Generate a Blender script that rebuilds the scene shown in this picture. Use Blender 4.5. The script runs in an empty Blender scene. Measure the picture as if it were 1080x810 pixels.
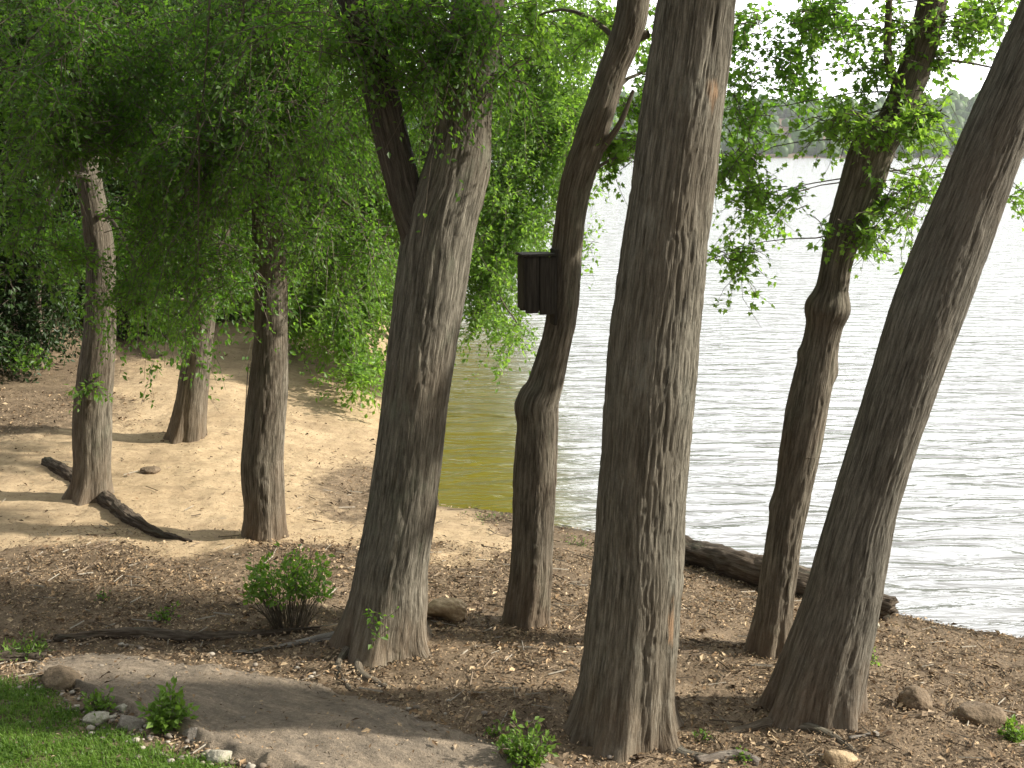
import bpy, bmesh, math, random
import numpy as np

rng = np.random.default_rng(11)
random.seed(11)
scene = bpy.context.scene
COL = scene.collection
R = math.radians

# ------------------------------------------------------------------ camera model
W, H, F = 1080.0, 810.0, 1213.0
PITCH = R(11.4)
CAM = np.array([0.0, 0.0, 3.8])
FW = np.array([0, math.cos(PITCH), -math.sin(PITCH)])
UP = np.array([0, math.sin(PITCH), math.cos(PITCH)])
RT = np.array([1.0, 0, 0])

def ray(u, v):
    return FW + RT * ((u - W / 2) / F) + UP * ((H / 2 - v) / F)

def P(u, v, Y):
    d = ray(u, v)
    return CAM + d * (Y / d[1])

def PZ(u, v, z=0.0):
    d = ray(u, v)
    return CAM + d * ((z - CAM[2]) / d[2])

# ------------------------------------------------------------------ noise
def _hash(ix, iy, iz, seed):
    h = (ix.astype(np.uint32) * np.uint32(374761393) + iy.astype(np.uint32) * np.uint32(668265263)
         + iz.astype(np.uint32) * np.uint32(2147483647) + np.uint32(seed * 362437 & 0xffffffff))
    h = (h ^ (h >> np.uint32(13))) * np.uint32(1274126177)
    h = h ^ (h >> np.uint32(16))
    h = h * np.uint32(2246822519)
    h = h ^ (h >> np.uint32(15))
    return (h & np.uint32(0xffffff)).astype(np.float64) / 0xffffff

def vnoise(p, seed=0):
    p = np.asarray(p, float)
    i = np.floor(p).astype(np.int64)
    f = p - i
    f = f * f * f * (f * (f * 6 - 15) + 10)
    x, y, z = i[:, 0], i[:, 1], i[:, 2]
    fx, fy, fz = f[:, 0], f[:, 1], f[:, 2]
    def g(a, b, c): return _hash(x + a, y + b, z + c, seed)
    c00 = g(0,0,0)*(1-fx)+g(1,0,0)*fx
    c10 = g(0,1,0)*(1-fx)+g(1,1,0)*fx
    c01 = g(0,0,1)*(1-fx)+g(1,0,1)*fx
    c11 = g(0,1,1)*(1-fx)+g(1,1,1)*fx
    c0 = c00*(1-fy)+c10*fy
    c1 = c01*(1-fy)+c11*fy
    return c0*(1-fz)+c1*fz

def fbm(p, oct=4, seed=0, gain=0.5):
    p = np.asarray(p, float)
    a, s, t = 1.0, 0.0, 0.0
    for k in range(oct):
        s = s + a * vnoise(p * (2.03 ** k) + 17.3 * k, seed + k)
        t += a
        a *= gain
    return s / t

def fbm2(x, y, sc, oct=4, seed=0):
    return fbm(np.stack([x * sc, y * sc, np.zeros_like(x)], 1), oct, seed)

def smooth(a, b, x):
    t = np.clip((x - a) / (b - a), 0, 1)
    return t * t * (3 - 2 * t)

# ------------------------------------------------------------------ terrain
_shore_px = [(1200,715),(1080,684),(1000,666),(930,650),(840,624),(760,602),(700,587),(640,573),(580,560),
             (520,549),(470,538),(455,505),(447,455),(440,405),(433,360)]
_shore = [tuple(PZ(u, v)[:2]) for u, v in _shore_px]
SHORE = np.array([(420.0,-260.0),(60,-40),(20,-6),(8.5,5.0)] + _shore +
                 [(-3.4,31.0),(-7.0,38.0),(-13.0,45.0),(-45.0,66.0),(-500.0,300.0)])
LAND = np.vstack([SHORE, [(-4000,300),(-4000,-4000),(420,-4000)]])

def inside(x, y, poly):
    r = np.zeros(x.shape, bool)
    n = len(poly)
    j = n - 1
    for i in range(n):
        xi, yi = poly[i]; xj, yj = poly[j]
        if yi != yj:
            c = ((yi > y) != (yj > y)) & (x < (xj - xi) * (y - yi) / (yj - yi) + xi)
            r ^= c
        j = i
    return r

def sdist(x, y, line=SHORE):
    d = np.full(x.shape, 1e18)
    for a, b in zip(line[:-1], line[1:]):
        ab = b - a
        t = np.clip(((x - a[0]) * ab[0] + (y - a[1]) * ab[1]) / (ab @ ab), 0, 1)
        d = np.minimum(d, (x - a[0] - t * ab[0]) ** 2 + (y - a[1] - t * ab[1]) ** 2)
    d = np.sqrt(d)
    return np.where(inside(x, y, LAND), d, -d)

def h_base(x, y):
    x = np.atleast_1d(np.asarray(x, float)); y = np.atleast_1d(np.asarray(y, float))
    s = sdist(x, y) + 0.22 * (fbm2(x, y, 1.3, 3, 5) - 0.5)
    z = np.where(s > 0, 0.10 * smooth(0, 0.10, s) + 0.155 * np.minimum(s, 2.6) + 0.04 * np.clip(s - 2.6, 0, 30),
                 -np.minimum(0.02 - 0.22 * s, 2.0))
    land = smooth(0.0, 1.0, s)
    z = z + land * 0.045 * np.clip(y - 13, 0, 25)                    # beach rises to the back
    z = z + land * 0.33 * np.clip(-x - 7 + 0.25*(y-15), 0, 22) * smooth(9, 17, y)  # slope added at the far left to block sky light behind the woods
    z = z + land * 0.36 * np.clip(5.3 - y, 0, 5.3)                     # knoll the viewer stands on
    far = smooth(770, 800, y + 25 * (fbm2(x, y * 0, 0.006, 3, 9) - .5))
    hill = 2 + 38 * smooth(775, 960, y) * (0.75 + 0.4 * fbm2(x, y, 0.004, 3, 12))
    return np.where(y > 700, -2 * (1 - far) + hill * far, z)

def h(x, y):
    x = np.atleast_1d(np.asarray(x, float)); y = np.atleast_1d(np.asarray(y, float))
    near = (1 - smooth(20, 60, np.abs(y))) * (1 - smooth(15, 50, np.abs(x)))
    return h_base(x, y) + near * (0.11 * (fbm2(x, y, 0.9, 3, 21) - .5) + 0.045 * (fbm2(x, y, 4.2, 3, 22) - .5))

def h1(x, y):
    return float(h([x], [y])[0])

def G(u, v):
    d = ray(u, v)
    ys = np.linspace(3.5, 45, 2500)
    pts = CAM[None] + d[None] * (ys / d[1])[:, None]
    hh = h(pts[:, 0], pts[:, 1])
    k = np.argmax(pts[:, 2] < hh)
    return np.array([pts[k, 0], pts[k, 1], hh[k]])

# ------------------------------------------------------------------ material helpers
def new_mat(name):
    m = bpy.data.materials.new(name); m.use_nodes = True
    nt = m.node_tree
    for n in list(nt.nodes): nt.nodes.remove(n)
    out = nt.nodes.new('ShaderNodeOutputMaterial')
    return m, nt, out

def N(nt, t, **kw):
    n = nt.nodes.new(t)
    for k, v in kw.items():
        if k.startswith('i_'):
            n.inputs[k[2:].replace('_', ' ')].default_value = v
        else:
            setattr(n, k, v)
    return n

def L(nt, a, b): nt.links.new(a, b)

def ramp(nt, fac, stops):
    n = nt.nodes.new('ShaderNodeValToRGB')
    e = n.color_ramp.elements
    while len(e) < len(stops): e.new(0.5)
    for k, (p, c) in enumerate(stops):
        e[k].position = p; e[k].color = (*c, 1)
    L(nt, fac, n.inputs['Fac'])
    return n.outputs['Color']

def mixc(nt, fac, a, b, mode='MIX'):
    n = nt.nodes.new('ShaderNodeMix'); n.data_type = 'RGBA'; n.blend_type = mode
    for s, val in ((n.inputs[0], fac), (n.inputs[6], a), (n.inputs[7], b)):
        if hasattr(val, 'is_output') or isinstance(val, bpy.types.NodeSocket): L(nt, val, s)
        elif isinstance(val, (int, float)): s.default_value = val
        else: s.default_value = (*val, 1)
    return n.outputs[2]

def noise(nt, vec, scale, detail=4, rough=0.55, dist=0.0):
    n = N(nt, 'ShaderNodeTexNoise')
    n.inputs['Scale'].default_value = scale; n.inputs['Detail'].default_value = detail
    n.inputs['Roughness'].default_value = rough; n.inputs['Distortion'].default_value = dist
    if vec is not None: L(nt, vec, n.inputs['Vector'])
    return n.outputs['Fac']

def vscale(nt, vec, s):
    n = N(nt, 'ShaderNodeVectorMath', operation='MULTIPLY')
    L(nt, vec, n.inputs[0]); n.inputs[1].default_value = s
    return n.outputs[0]

def bump(nt, height, strength=0.5, dist=0.02, prev=None):
    b = N(nt, 'ShaderNodeBump'); b.inputs['Strength'].default_value = strength; b.inputs['Distance'].default_value = dist
    L(nt, height, b.inputs['Height'])
    if prev is not None: L(nt, prev, b.inputs['Normal'])
    return b.outputs['Normal']

def principled(nt, out, col, rough=0.85, normal=None, spec=0.3):
    p = N(nt, 'ShaderNodeBsdfPrincipled')
    if isinstance(col, bpy.types.NodeSocket): L(nt, col, p.inputs['Base Color'])
    else: p.inputs['Base Color'].default_value = (*col, 1)
    p.inputs['Roughness'].default_value = rough
    p.inputs['Specular IOR Level'].default_value = spec
    if normal is not None: L(nt, normal, p.inputs['Normal'])
    L(nt, p.outputs[0], out.inputs['Surface'])
    return p

def bark_mat(name, dark, mid, light, warm=(0.13, 0.085, 0.055), lich=(0.2, 0.215, 0.155), sc=1.0, lich_amt=.5, foot=(0.2, 0.14, 0.09), scar=None):
    m, nt, out = new_mat(name)
    at = N(nt, 'ShaderNodeAttribute', attribute_name='bark')
    v = at.outputs['Vector']
    fine = noise(nt, vscale(nt, v, (85 * sc, 85 * sc, 6 * sc)), 1, 5, 0.72, 0.4)
    strip = noise(nt, vscale(nt, v, (34 * sc, 34 * sc, 2.2 * sc)), 1, 5, 0.66, 0.5)
    big = noise(nt, vscale(nt, v, (2.6, 2.6, 1.2)), 1, 3, 0.5)
    grit = noise(nt, v, 120, 2, 0.6)
    c = ramp(nt, fine, [(0.36, dark), (0.49, mid), (0.64, light)])
    c2 = ramp(nt, strip, [(0.36, dark), (0.5, mid), (0.68, light)])
    c = mixc(nt, 0.4, c, c2)
    c = mixc(nt, ramp(nt, big, [(0.45, (0, 0, 0)), (0.72, (0.75,) * 3)]), c, mixc(nt, 0.5, c, warm))
    lf = noise(nt, vscale(nt, v, (7, 7, 3)), 1.0, 5, 0.7)
    c = mixc(nt, ramp(nt, lf, [(0.55, (0, 0, 0)), (0.72, (lich_amt,) * 3)]), c, lich)
    lw = N(nt, 'ShaderNodeAttribute', attribute_name='low').outputs['Fac']
    lm = N(nt, 'ShaderNodeMath', operation='MULTIPLY'); L(nt, lw, lm.inputs[0]); L(nt, noise(nt, vscale(nt, v, (9, 9, 5)), 1, 4, .6), lm.inputs[1])
    c = mixc(nt, ramp(nt, lm.outputs[0], [(.12, (0, 0, 0)), (.5, (.75,) * 3)]), c, mixc(nt, .6, c, foot))
    if scar:
        sa = N(nt, 'ShaderNodeAttribute', attribute_name='scar').outputs['Fac']
        c = mixc(nt, sa, c, scar)
    c = mixc(nt, 0.35, c, ramp(nt, grit, [(0.3, (0.45,) * 3), (0.7, (1.0,) * 3)]), 'MULTIPLY')
    pl = noise(nt, vscale(nt, v, (46 * sc, 46 * sc, 2.4 * sc)), 1, 3, 0.55, 0.7)
    ri = N(nt, 'ShaderNodeMath', operation='PINGPONG'); L(nt, pl, ri.inputs[0]); ri.inputs[1].default_value = 0.16
    fl = noise(nt, vscale(nt, v, (80 * sc, 80 * sc, 8 * sc)), 1, 5, 0.7, 0.5)
    n1 = bump(nt, ri.outputs[0], 0.8, 0.035)
    n2 = bump(nt, fl, 0.85, 0.012, n1)
    principled(nt, out, c, 0.92, n2, 0.15)
    return m

def leaf_mat(name, c0, c1, t0, t1, trans=0.45):
    m, nt, out = new_mat(name)
    at = N(nt, 'ShaderNodeAttribute', attribute_name='tint')
    f = at.outputs['Fac']
    c = ramp(nt, f, [(0.0, c0), (0.85, c1), (1.0, tuple(min(1, q * 1.25 + 0.02) for q in c1))])
    t = ramp(nt, f, [(0.0, t0), (1.0, t1)])
    d = N(nt, 'ShaderNodeBsdfDiffuse'); L(nt, c, d.inputs['Color'])
    tr = N(nt, 'ShaderNodeBsdfTranslucent'); L(nt, t, tr.inputs['Color'])
    g = N(nt, 'ShaderNodeBsdfGlossy'); g.inputs['Roughness'].default_value = 0.5
    g.inputs['Color'].default_value = (0.9, 0.95, 0.9, 1)
    mx = N(nt, 'ShaderNodeMixShader'); mx.inputs[0].default_value = trans
    L(nt, d.outputs[0], mx.inputs[1]); L(nt, tr.outputs[0], mx.inputs[2])
    m2 = N(nt, 'ShaderNodeMixShader'); m2.inputs[0].default_value = 0.025
    L(nt, mx.outputs[0], m2.inputs[1]); L(nt, g.outputs[0], m2.inputs[2])
    L(nt, m2.outputs[0], out.inputs['Surface'])
    return m

def attr_mat(name, rough=0.9, spec=0.15, sc=60, amt=0.35, transl=0.0):
    m, nt, out = new_mat(name)
    at = N(nt, 'ShaderNodeAttribute', attribute_name='col')
    geo = N(nt, 'ShaderNodeTexCoord')
    n = noise(nt, geo.outputs['Object'], sc, 4, 0.6)
    c = mixc(nt, amt, at.outputs['Color'], ramp(nt, n, [(0.3, (0.3,) * 3), (0.75, (1.3,) * 3)]), 'MULTIPLY')
    principled(nt, out, c, rough, bump(nt, n, 0.4, 0.01), spec)
    return m

def rock_mat(name, a, b, moss=None):
    m, nt, out = new_mat(name)
    tc = N(nt, 'ShaderNodeTexCoord').outputs['Object']
    n1 = noise(nt, tc, 14, 6, 0.65); n2 = noise(nt, tc, 55, 4, 0.6)
    c = mixc(nt, 0.4, ramp(nt, n1, [(0.3, a), (0.7, b)]), ramp(nt, n2, [(0.3, a), (0.7, b)]))
    if moss: c = mixc(nt, ramp(nt, noise(nt, tc, 9, 5, 0.7), [(0.5, (0, 0, 0)), (0.68, (0.8,) * 3)]), c, moss)
    principled(nt, out, c, 0.9, bump(nt, n2, 0.6, 0.01, bump(nt, n1, 0.5, 0.03)), 0.2)
    return m

M = {}
M['bark_brown'] = bark_mat('bark_brown', (0.039, 0.034, 0.025), (0.14, 0.122, 0.092), (0.325, 0.29, 0.23), lich_amt=.35)
M['bark_grey'] = bark_mat('bark_grey', (0.042, 0.039, 0.03), (0.147, 0.133, 0.104), (0.35, 0.322, 0.26), (0.17, 0.13, 0.09), lich_amt=.6)
M['bark_lichen'] = bark_mat('bark_lichen', (0.038, 0.035, 0.026), (0.138, 0.126, 0.098), (0.36, 0.333, 0.27), (0.15, 0.12, 0.085), (.26, .255, .21), 1.0, .6, scar=(.36, .235, .14))
M['bark_ash'] = bark_mat('bark_ash', (0.044, 0.041, 0.033), (0.14, 0.13, 0.105), (0.31, 0.292, 0.245), (0.15, 0.12, 0.09), (.22, .225, .19), 1.15, .4, (.2, .13, .08))
M['bark_dark'] = bark_mat('bark_dark', (0.03, 0.026, 0.021), (0.085, 0.073, 0.06), (0.19, 0.165, 0.135), lich_amt=.2)
M['bark_pale'] = bark_mat('bark_pale', (0.1, 0.083, 0.066), (0.25, 0.21, 0.17), (0.42, 0.36, 0.30))
M['twig'] = bark_mat('twig_bark', (0.07, 0.058, 0.044), (0.15, 0.128, 0.096), (0.27, 0.235, 0.18))
M['deadwood'] = bark_mat('dead_wood', (0.022, 0.018, 0.014), (0.075, 0.06, 0.045), (0.2, 0.165, 0.125))
M['greywood'] = bark_mat('weathered_wood', (0.09, 0.08, 0.068), (0.2, 0.18, 0.155), (0.34, 0.31, 0.27))
M['leaf'] = leaf_mat('leaf_green', (0.036, 0.092, 0.012), (0.088, 0.17, 0.022), (0.09, 0.25, 0.018), (0.26, 0.48, 0.04), .58)
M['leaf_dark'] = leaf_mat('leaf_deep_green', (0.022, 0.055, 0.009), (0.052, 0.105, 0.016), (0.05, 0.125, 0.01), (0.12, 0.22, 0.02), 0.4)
M['leaf_bright'] = leaf_mat('leaf_light_green', (0.055, 0.125, 0.016), (0.115, 0.21, 0.03), (0.165, 0.38, 0.025), (0.35, 0.58, 0.06), 0.55)
M['leaf_darkened'] = leaf_mat('leaf_darkened_for_shade', (0.012, 0.03, 0.006), (0.03, 0.066, 0.012), (0.02, 0.05, 0.006), (0.05, 0.11, 0.014), 0.25)  # leaf colour darkened to stand in for deep shade under the trees
M['weed'] = leaf_mat('weed_green', (0.05, 0.11, 0.014), (0.13, 0.22, 0.03), (0.12, 0.26, 0.02), (0.26, 0.44, 0.05), 0.42)
M['litter'] = attr_mat('litter_flakes', sc=40)
M['rock_tan'] = rock_mat('rock_tan', (0.26, 0.185, 0.11), (0.52, 0.4, 0.25))
M['rock_pale'] = rock_mat('rock_pale', (0.24, 0.22, 0.17), (0.48, 0.45, 0.37), (0.14, 0.17, 0.06))
M['rock_brown'] = rock_mat('rock_brown', (0.08, 0.06, 0.04), (0.24, 0.18, 0.12))
M['rock_grey'] = rock_mat('rock_grey', (0.13, 0.11, 0.09), (0.28, 0.25, 0.21))

# ------------------------------------------------------------------ mesh helpers
def mesh_np(name, verts, faces, mat, parent=None, smooth_shade=True, attrs=None, origin=None):
    """faces: one (n,k) int array or a list of them"""
    verts = np.asarray(verts, float)
    if origin is None and parent is not None: origin = np.array(parent['_o'])
    if origin is not None: verts = verts - np.asarray(origin)[None]
    if not isinstance(faces, list): faces = [faces]
    faces = [np.asarray(f, np.int32) for f in faces if len(f)]
    me = bpy.data.meshes.new(name)
    me.vertices.add(len(verts)); me.vertices.foreach_set('co', verts.astype(np.float32).ravel())
    loops = np.concatenate([f.ravel() for f in faces])
    tot = np.concatenate([np.full(len(f), f.shape[1], np.int32) for f in faces])
    start = np.concatenate([[0], np.cumsum(tot)[:-1]]).astype(np.int32)
    me.loops.add(len(loops)); me.loops.foreach_set('vertex_index', loops)
    me.polygons.add(len(tot)); me.polygons.foreach_set('loop_start', start); me.polygons.foreach_set('loop_total', tot)
    me.polygons.foreach_set('use_smooth', np.full(len(tot), smooth_shade))
    for k, (typ, data) in (attrs or {}).items():
        a = me.attributes.new(k, typ, 'POINT')
        data = np.asarray(data, np.float32)
        if typ == 'FLOAT': a.data.foreach_set('value', data.ravel())
        elif typ == 'FLOAT_VECTOR': a.data.foreach_set('vector', data.ravel())
        else:
            if data.shape[1] == 3: data = np.hstack([data, np.ones((len(data), 1), np.float32)])
            a.data.foreach_set('color', data.ravel())
    me.update(calc_edges=True); me.validate()
    me.materials.append(mat)
    o = bpy.data.objects.new(name, me); COL.objects.link(o)
    if parent is not None: o.parent = parent
    elif origin is not None: o.location = origin
    return o

def thing(name, label, cat, loc, group=None):
    o = bpy.data.objects.new(name, None); COL.objects.link(o)
    o.empty_display_size = 0.2
    o.location = loc; o['_o'] = [float(q) for q in loc]
    o['label'] = label; o['category'] = cat
    if group: o['group'] = group
    return o

def tag(o, label, cat, group=None):
    o['label'] = label; o['category'] = cat
    if group: o['group'] = group
    return o

def cr(pts, per):
    """Catmull-Rom through the rows of pts, resampled to about `per` spacing in xyz"""
    p = np.asarray(pts, float)
    p = np.vstack([2 * p[0] - p[1], p, 2 * p[-1] - p[-2]])
    out = []
    for i in range(1, len(p) - 2):
        a, b, c, d = p[i-1], p[i], p[i+1], p[i+2]
        n = max(2, int(np.linalg.norm((c - b)[:3]) / per))
        t = np.linspace(0, 1, n, endpoint=False)[:, None]
        out.append(0.5 * ((2*b) + (c-a)*t + (2*a-5*b+4*c-d)*t*t + (3*b-a-3*c+d)*t**3))
    out.append(p[-2][None])
    return np.vstack(out)

def tube(path, rad, seg, off=0.0):
    """ring tube; returns verts, quads, bark coords, (arclen, angle, normal)"""
    path = np.asarray(path, float)
    n = len(path)
    T = np.gradient(path, axis=0); T /= np.linalg.norm(T, axis=1)[:, None] + 1e-12
    ref = np.array([1.0, 0, 0]) if abs(T[0][0]) < 0.9 else np.array([0, 1.0, 0])
    A = np.zeros_like(path)
    a = ref - T[0] * (ref @ T[0]); a /= np.linalg.norm(a)
    for i in range(n):
        a = a - T[i] * (a @ T[i]); a /= np.linalg.norm(a); A[i] = a
    B = np.cross(T, A)
    ang = np.linspace(0, 2 * np.pi, seg, endpoint=False)
    nor = A[:, None] * np.cos(ang)[None, :, None] + B[:, None] * np.sin(ang)[None, :, None]
    rad = np.asarray(rad, float)
    if rad.ndim == 1: rad = np.repeat(rad[:, None], seg, 1)
    V = path[:, None] + nor * rad[:, :, None]
    s = np.concatenate([[0], np.cumsum(np.linalg.norm(np.diff(path, axis=0), axis=1))]) + off
    rm = rad.mean()
    bk = np.stack([np.cos(ang)[None].repeat(n, 0) * rm + off, np.sin(ang)[None].repeat(n, 0) * rm, s[:, None].repeat(seg, 1)], 2)
    i = np.arange(n - 1)[:, None] * seg; j = np.arange(seg)[None]; j2 = (j + 1) % seg
    Q = np.stack([i + j, i + j2, i + seg + j2, i + seg + j], 2).reshape(-1, 4)
    return V, Q, bk, s, ang, nor

class TubeSet:
    def __init__(s): s.v, s.q, s.b, s.n = [], [], [], 0
    def add(s, path, rad, seg=5, off=None):
        V, Q, bk, *_ = tube(path, rad, seg, random.random() * 9 if off is None else off)
        s.v.append(V.reshape(-1, 3)); s.b.append(bk.reshape(-1, 3)); s.q.append(Q + s.n); s.n += V.shape[0] * V.shape[1]
    def build(s, name, mat, parent):
        return mesh_np(name, np.vstack(s.v), np.vstack(s.q), mat, parent, attrs={'bark': ('FLOAT_VECTOR', np.vstack(s.b))})

def bark_disp(bk, s, depth, seed, freq=1.0):
    p = bk.reshape(-1, 3)
    w = np.stack([vnoise(p * 7 + 3, seed + 50), vnoise(p * 7 + 31, seed + 51), vnoise(p * 4 + 9, seed + 52)], 1) - .5
    q = p * np.array([36, 36, 1.7]) * freq + w * np.array([1.2, 1.2, .5])
    a = np.abs(2 * fbm(q, 2, seed) - 1)
    fur = 1 - smooth(0.0, 0.30, a)
    q2 = p * np.array([64, 64, 4.0]) * freq + w * 2.2
    a2 = np.abs(2 * vnoise(q2, seed + 7) - 1)
    fur2 = 1 - smooth(0.0, 0.4, a2)
    big = fbm(p * np.array([3.2, 3.2, 1.4]), 2, seed + 20) - .5
    return depth * (0.2 - 0.34 * fur - 0.30 * fur2 + 0.5 * (vnoise(p * np.array([75, 75, 11]), seed + 13) - .5)) + 0.045 * big

def trunk_path(ctrl, Y, dy=0.0, per=0.014):
    """ctrl: (v,uL,uR) down the picture -> centre line and radius in metres at depth Y (+dy per metre of height)"""
    rows = []
    for k, (v, ul, ur) in enumerate(ctrl):
        a = P((ul + ur) / 2, v, Y)
        Yk = Y + dy * a[2]
        l, r = P(ul, v, Yk), P(ur, v, Yk)
        c = (l + r) / 2
        rows.append([*c, (r - l)[0] / 2])
    rows = np.array(rows)
    t = np.gradient(rows[:, :3], axis=0)
    cosl = np.abs(t[:, 2]) / np.linalg.norm(t, axis=1)
    rows[:, 3] *= np.clip(cosl, 0.75, 1)
    return rows

def make_trunk(parent, rows, mat, seg=96, per=0.014, depth=0.014, seed=1, flare=0.3, nl=5, knots=(), freq=1.0, zg=None, name='trunk', below=0.3, scars=()):
    rows = rows[np.argsort(rows[:, 2])] if name == 'trunk' else rows
    if name == 'trunk':
        d = (rows[0] - rows[1]); d = d / max(1e-6, -d[2]) * below
        rows = np.vstack([rows[0] + np.array([d[0], d[1], -below, 0.02]), rows])
    path4 = cr(rows, per)
    path, rad = path4[:, :3], np.maximum(path4[:, 3], 0.006)
    V, Q, bk, s, ang, nor = tube(path, rad, seg, seed * 3.7)
    rr = np.repeat(rad[:, None], seg, 1)
    if zg is not None:
        hz = path[:, 2] - zg
        fl = np.exp(-np.clip(hz, -0.2, 9) / 0.17)
        ph = seed * 1.3
        lob = 0.5 + 0.5 * np.cos(nl * ang + ph + 0.6 * np.sin(2 * ang + seed))
        fold = np.cos((nl * 2 + 1) * ang + ph * 2)
        rr = rr * (1 + flare * fl[:, None] * (lob[None] - 0.25) + 0.05 * np.exp(-np.clip(hz, -.2, 9) / 0.6)[:, None] * fold[None])
    for (kz, ka, kr, kh) in knots:      # height, angle, size, bulge
        dz = (path[:, 2] - kz)[:, None]; da = (np.mod(ang - ka + np.pi, 2 * np.pi) - np.pi)[None] * rad[:, None]
        rr = rr + kh * np.exp(-(dz ** 2 + da ** 2) / kr ** 2)
    rr = rr + bark_disp(bk, s, depth, seed, freq).reshape(rr.shape) * np.clip(rad / 0.12, 0.25, 1)[:, None]
    V = path[:, None] + nor * rr[:, :, None]
    n = len(path)
    V = np.vstack([V.reshape(-1, 3), path[-1:] + (path[-1] - path[-2])])
    j = np.arange(seg)
    cap = np.stack([(n - 1) * seg + j, (n - 1) * seg + (j + 1) % seg, np.full(seg, n * seg)], 1)
    b = np.vstack([bk.reshape(-1, 3), bk[-1, :1]])
    lowv = np.exp(-np.clip(V[:, 2] - zg, 0, 9) / .45) if zg is not None else np.zeros(len(V))
    at_ = {'bark': ('FLOAT_VECTOR', b), 'low': ('FLOAT', lowv)}
    if scars:
        sv = np.zeros(len(V))
        for (p, w, hh) in scars:
            dx = np.hypot(V[:, 0] - p[0], V[:, 1] - p[1]) / w; dz = np.abs(V[:, 2] - p[2]) / hh
            sv = np.maximum(sv, smooth(1.0, .55, np.sqrt(dx ** 2 + dz ** 2) + .9 * (fbm(V * np.array([40, 40, 9.]), 3, seed + 77) - .5)))
        at_['scar'] = ('FLOAT', sv * .8)
    return mesh_np(name, V, [Q, cap], mat, parent, attrs=at_)

# ------------------------------------------------------------------ foliage
MAPLE = np.array([(0,0,0),(.16,.06,.02),(.42,.02,.05),(.30,.28,.05),(.52,.52,.02),(.22,.52,.04),(0.0,1.0,-.06),
                  (-.22,.52,.04),(-.52,.52,.02),(-.30,.28,.05),(-.42,.02,.05),(-.16,.06,.02)], float)
MAPLE_F = [[0,1,3,5],[1,2,3,3],[3,4,5,5],[0,5,6,7],[0,7,9,11],[9,10,11,11],[7,8,9,9]]
KITE = np.array([(0,0,0),(.3,.42,.08),(0,1,-.08),(-.3,.42,.08)], float)
LANCE = np.array([(0,0,0),(.17,.35,.04),(0,1,-.12),(-.17,.35,.04)], float)

def leaves_mesh(name, pos, axis, nrm, size, mat, parent, shape='kite', tint=None):
    """one leaf at each pos, pointing along axis, facing nrm"""
    n = len(pos)
    axis = axis / (np.linalg.norm(axis, axis=1)[:, None] + 1e-9)
    nrm = nrm - axis * (nrm * axis).sum(1)[:, None]
    nrm /= np.linalg.norm(nrm, axis=1)[:, None] + 1e-9
    side = np.cross(axis, nrm)
    tpl = {'kite': KITE, 'lance': LANCE, 'maple': MAPLE}[shape]
    tp = tpl[None] * size[:, None, None]
    V = pos[:, None] + side[:, None] * tp[:, :, :1] + axis[:, None] * tp[:, :, 1:2] + nrm[:, None] * tp[:, :, 2:]
    k = len(tpl)
    base = np.arange(n)[:, None] * k
    if shape == 'maple':
        fq = [base + np.array(f)[None] for f in MAPLE_F if f[2] != f[3]]
        ft = [base + np.array(f[:3])[None] for f in MAPLE_F if f[2] == f[3]]
        faces = [np.vstack(fq), np.vstack(ft)]
    else:
        faces = [np.vstack([base + np.array([0, 1, 2]), base + np.array([0, 2, 3])])]
    if tint is None: tint = rng.random(n)
    return mesh_np(name, V.reshape(-1, 3), faces, mat, parent, False,
                   {'tint': ('FLOAT', np.repeat(np.clip(tint, 0, 1), k))})

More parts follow.
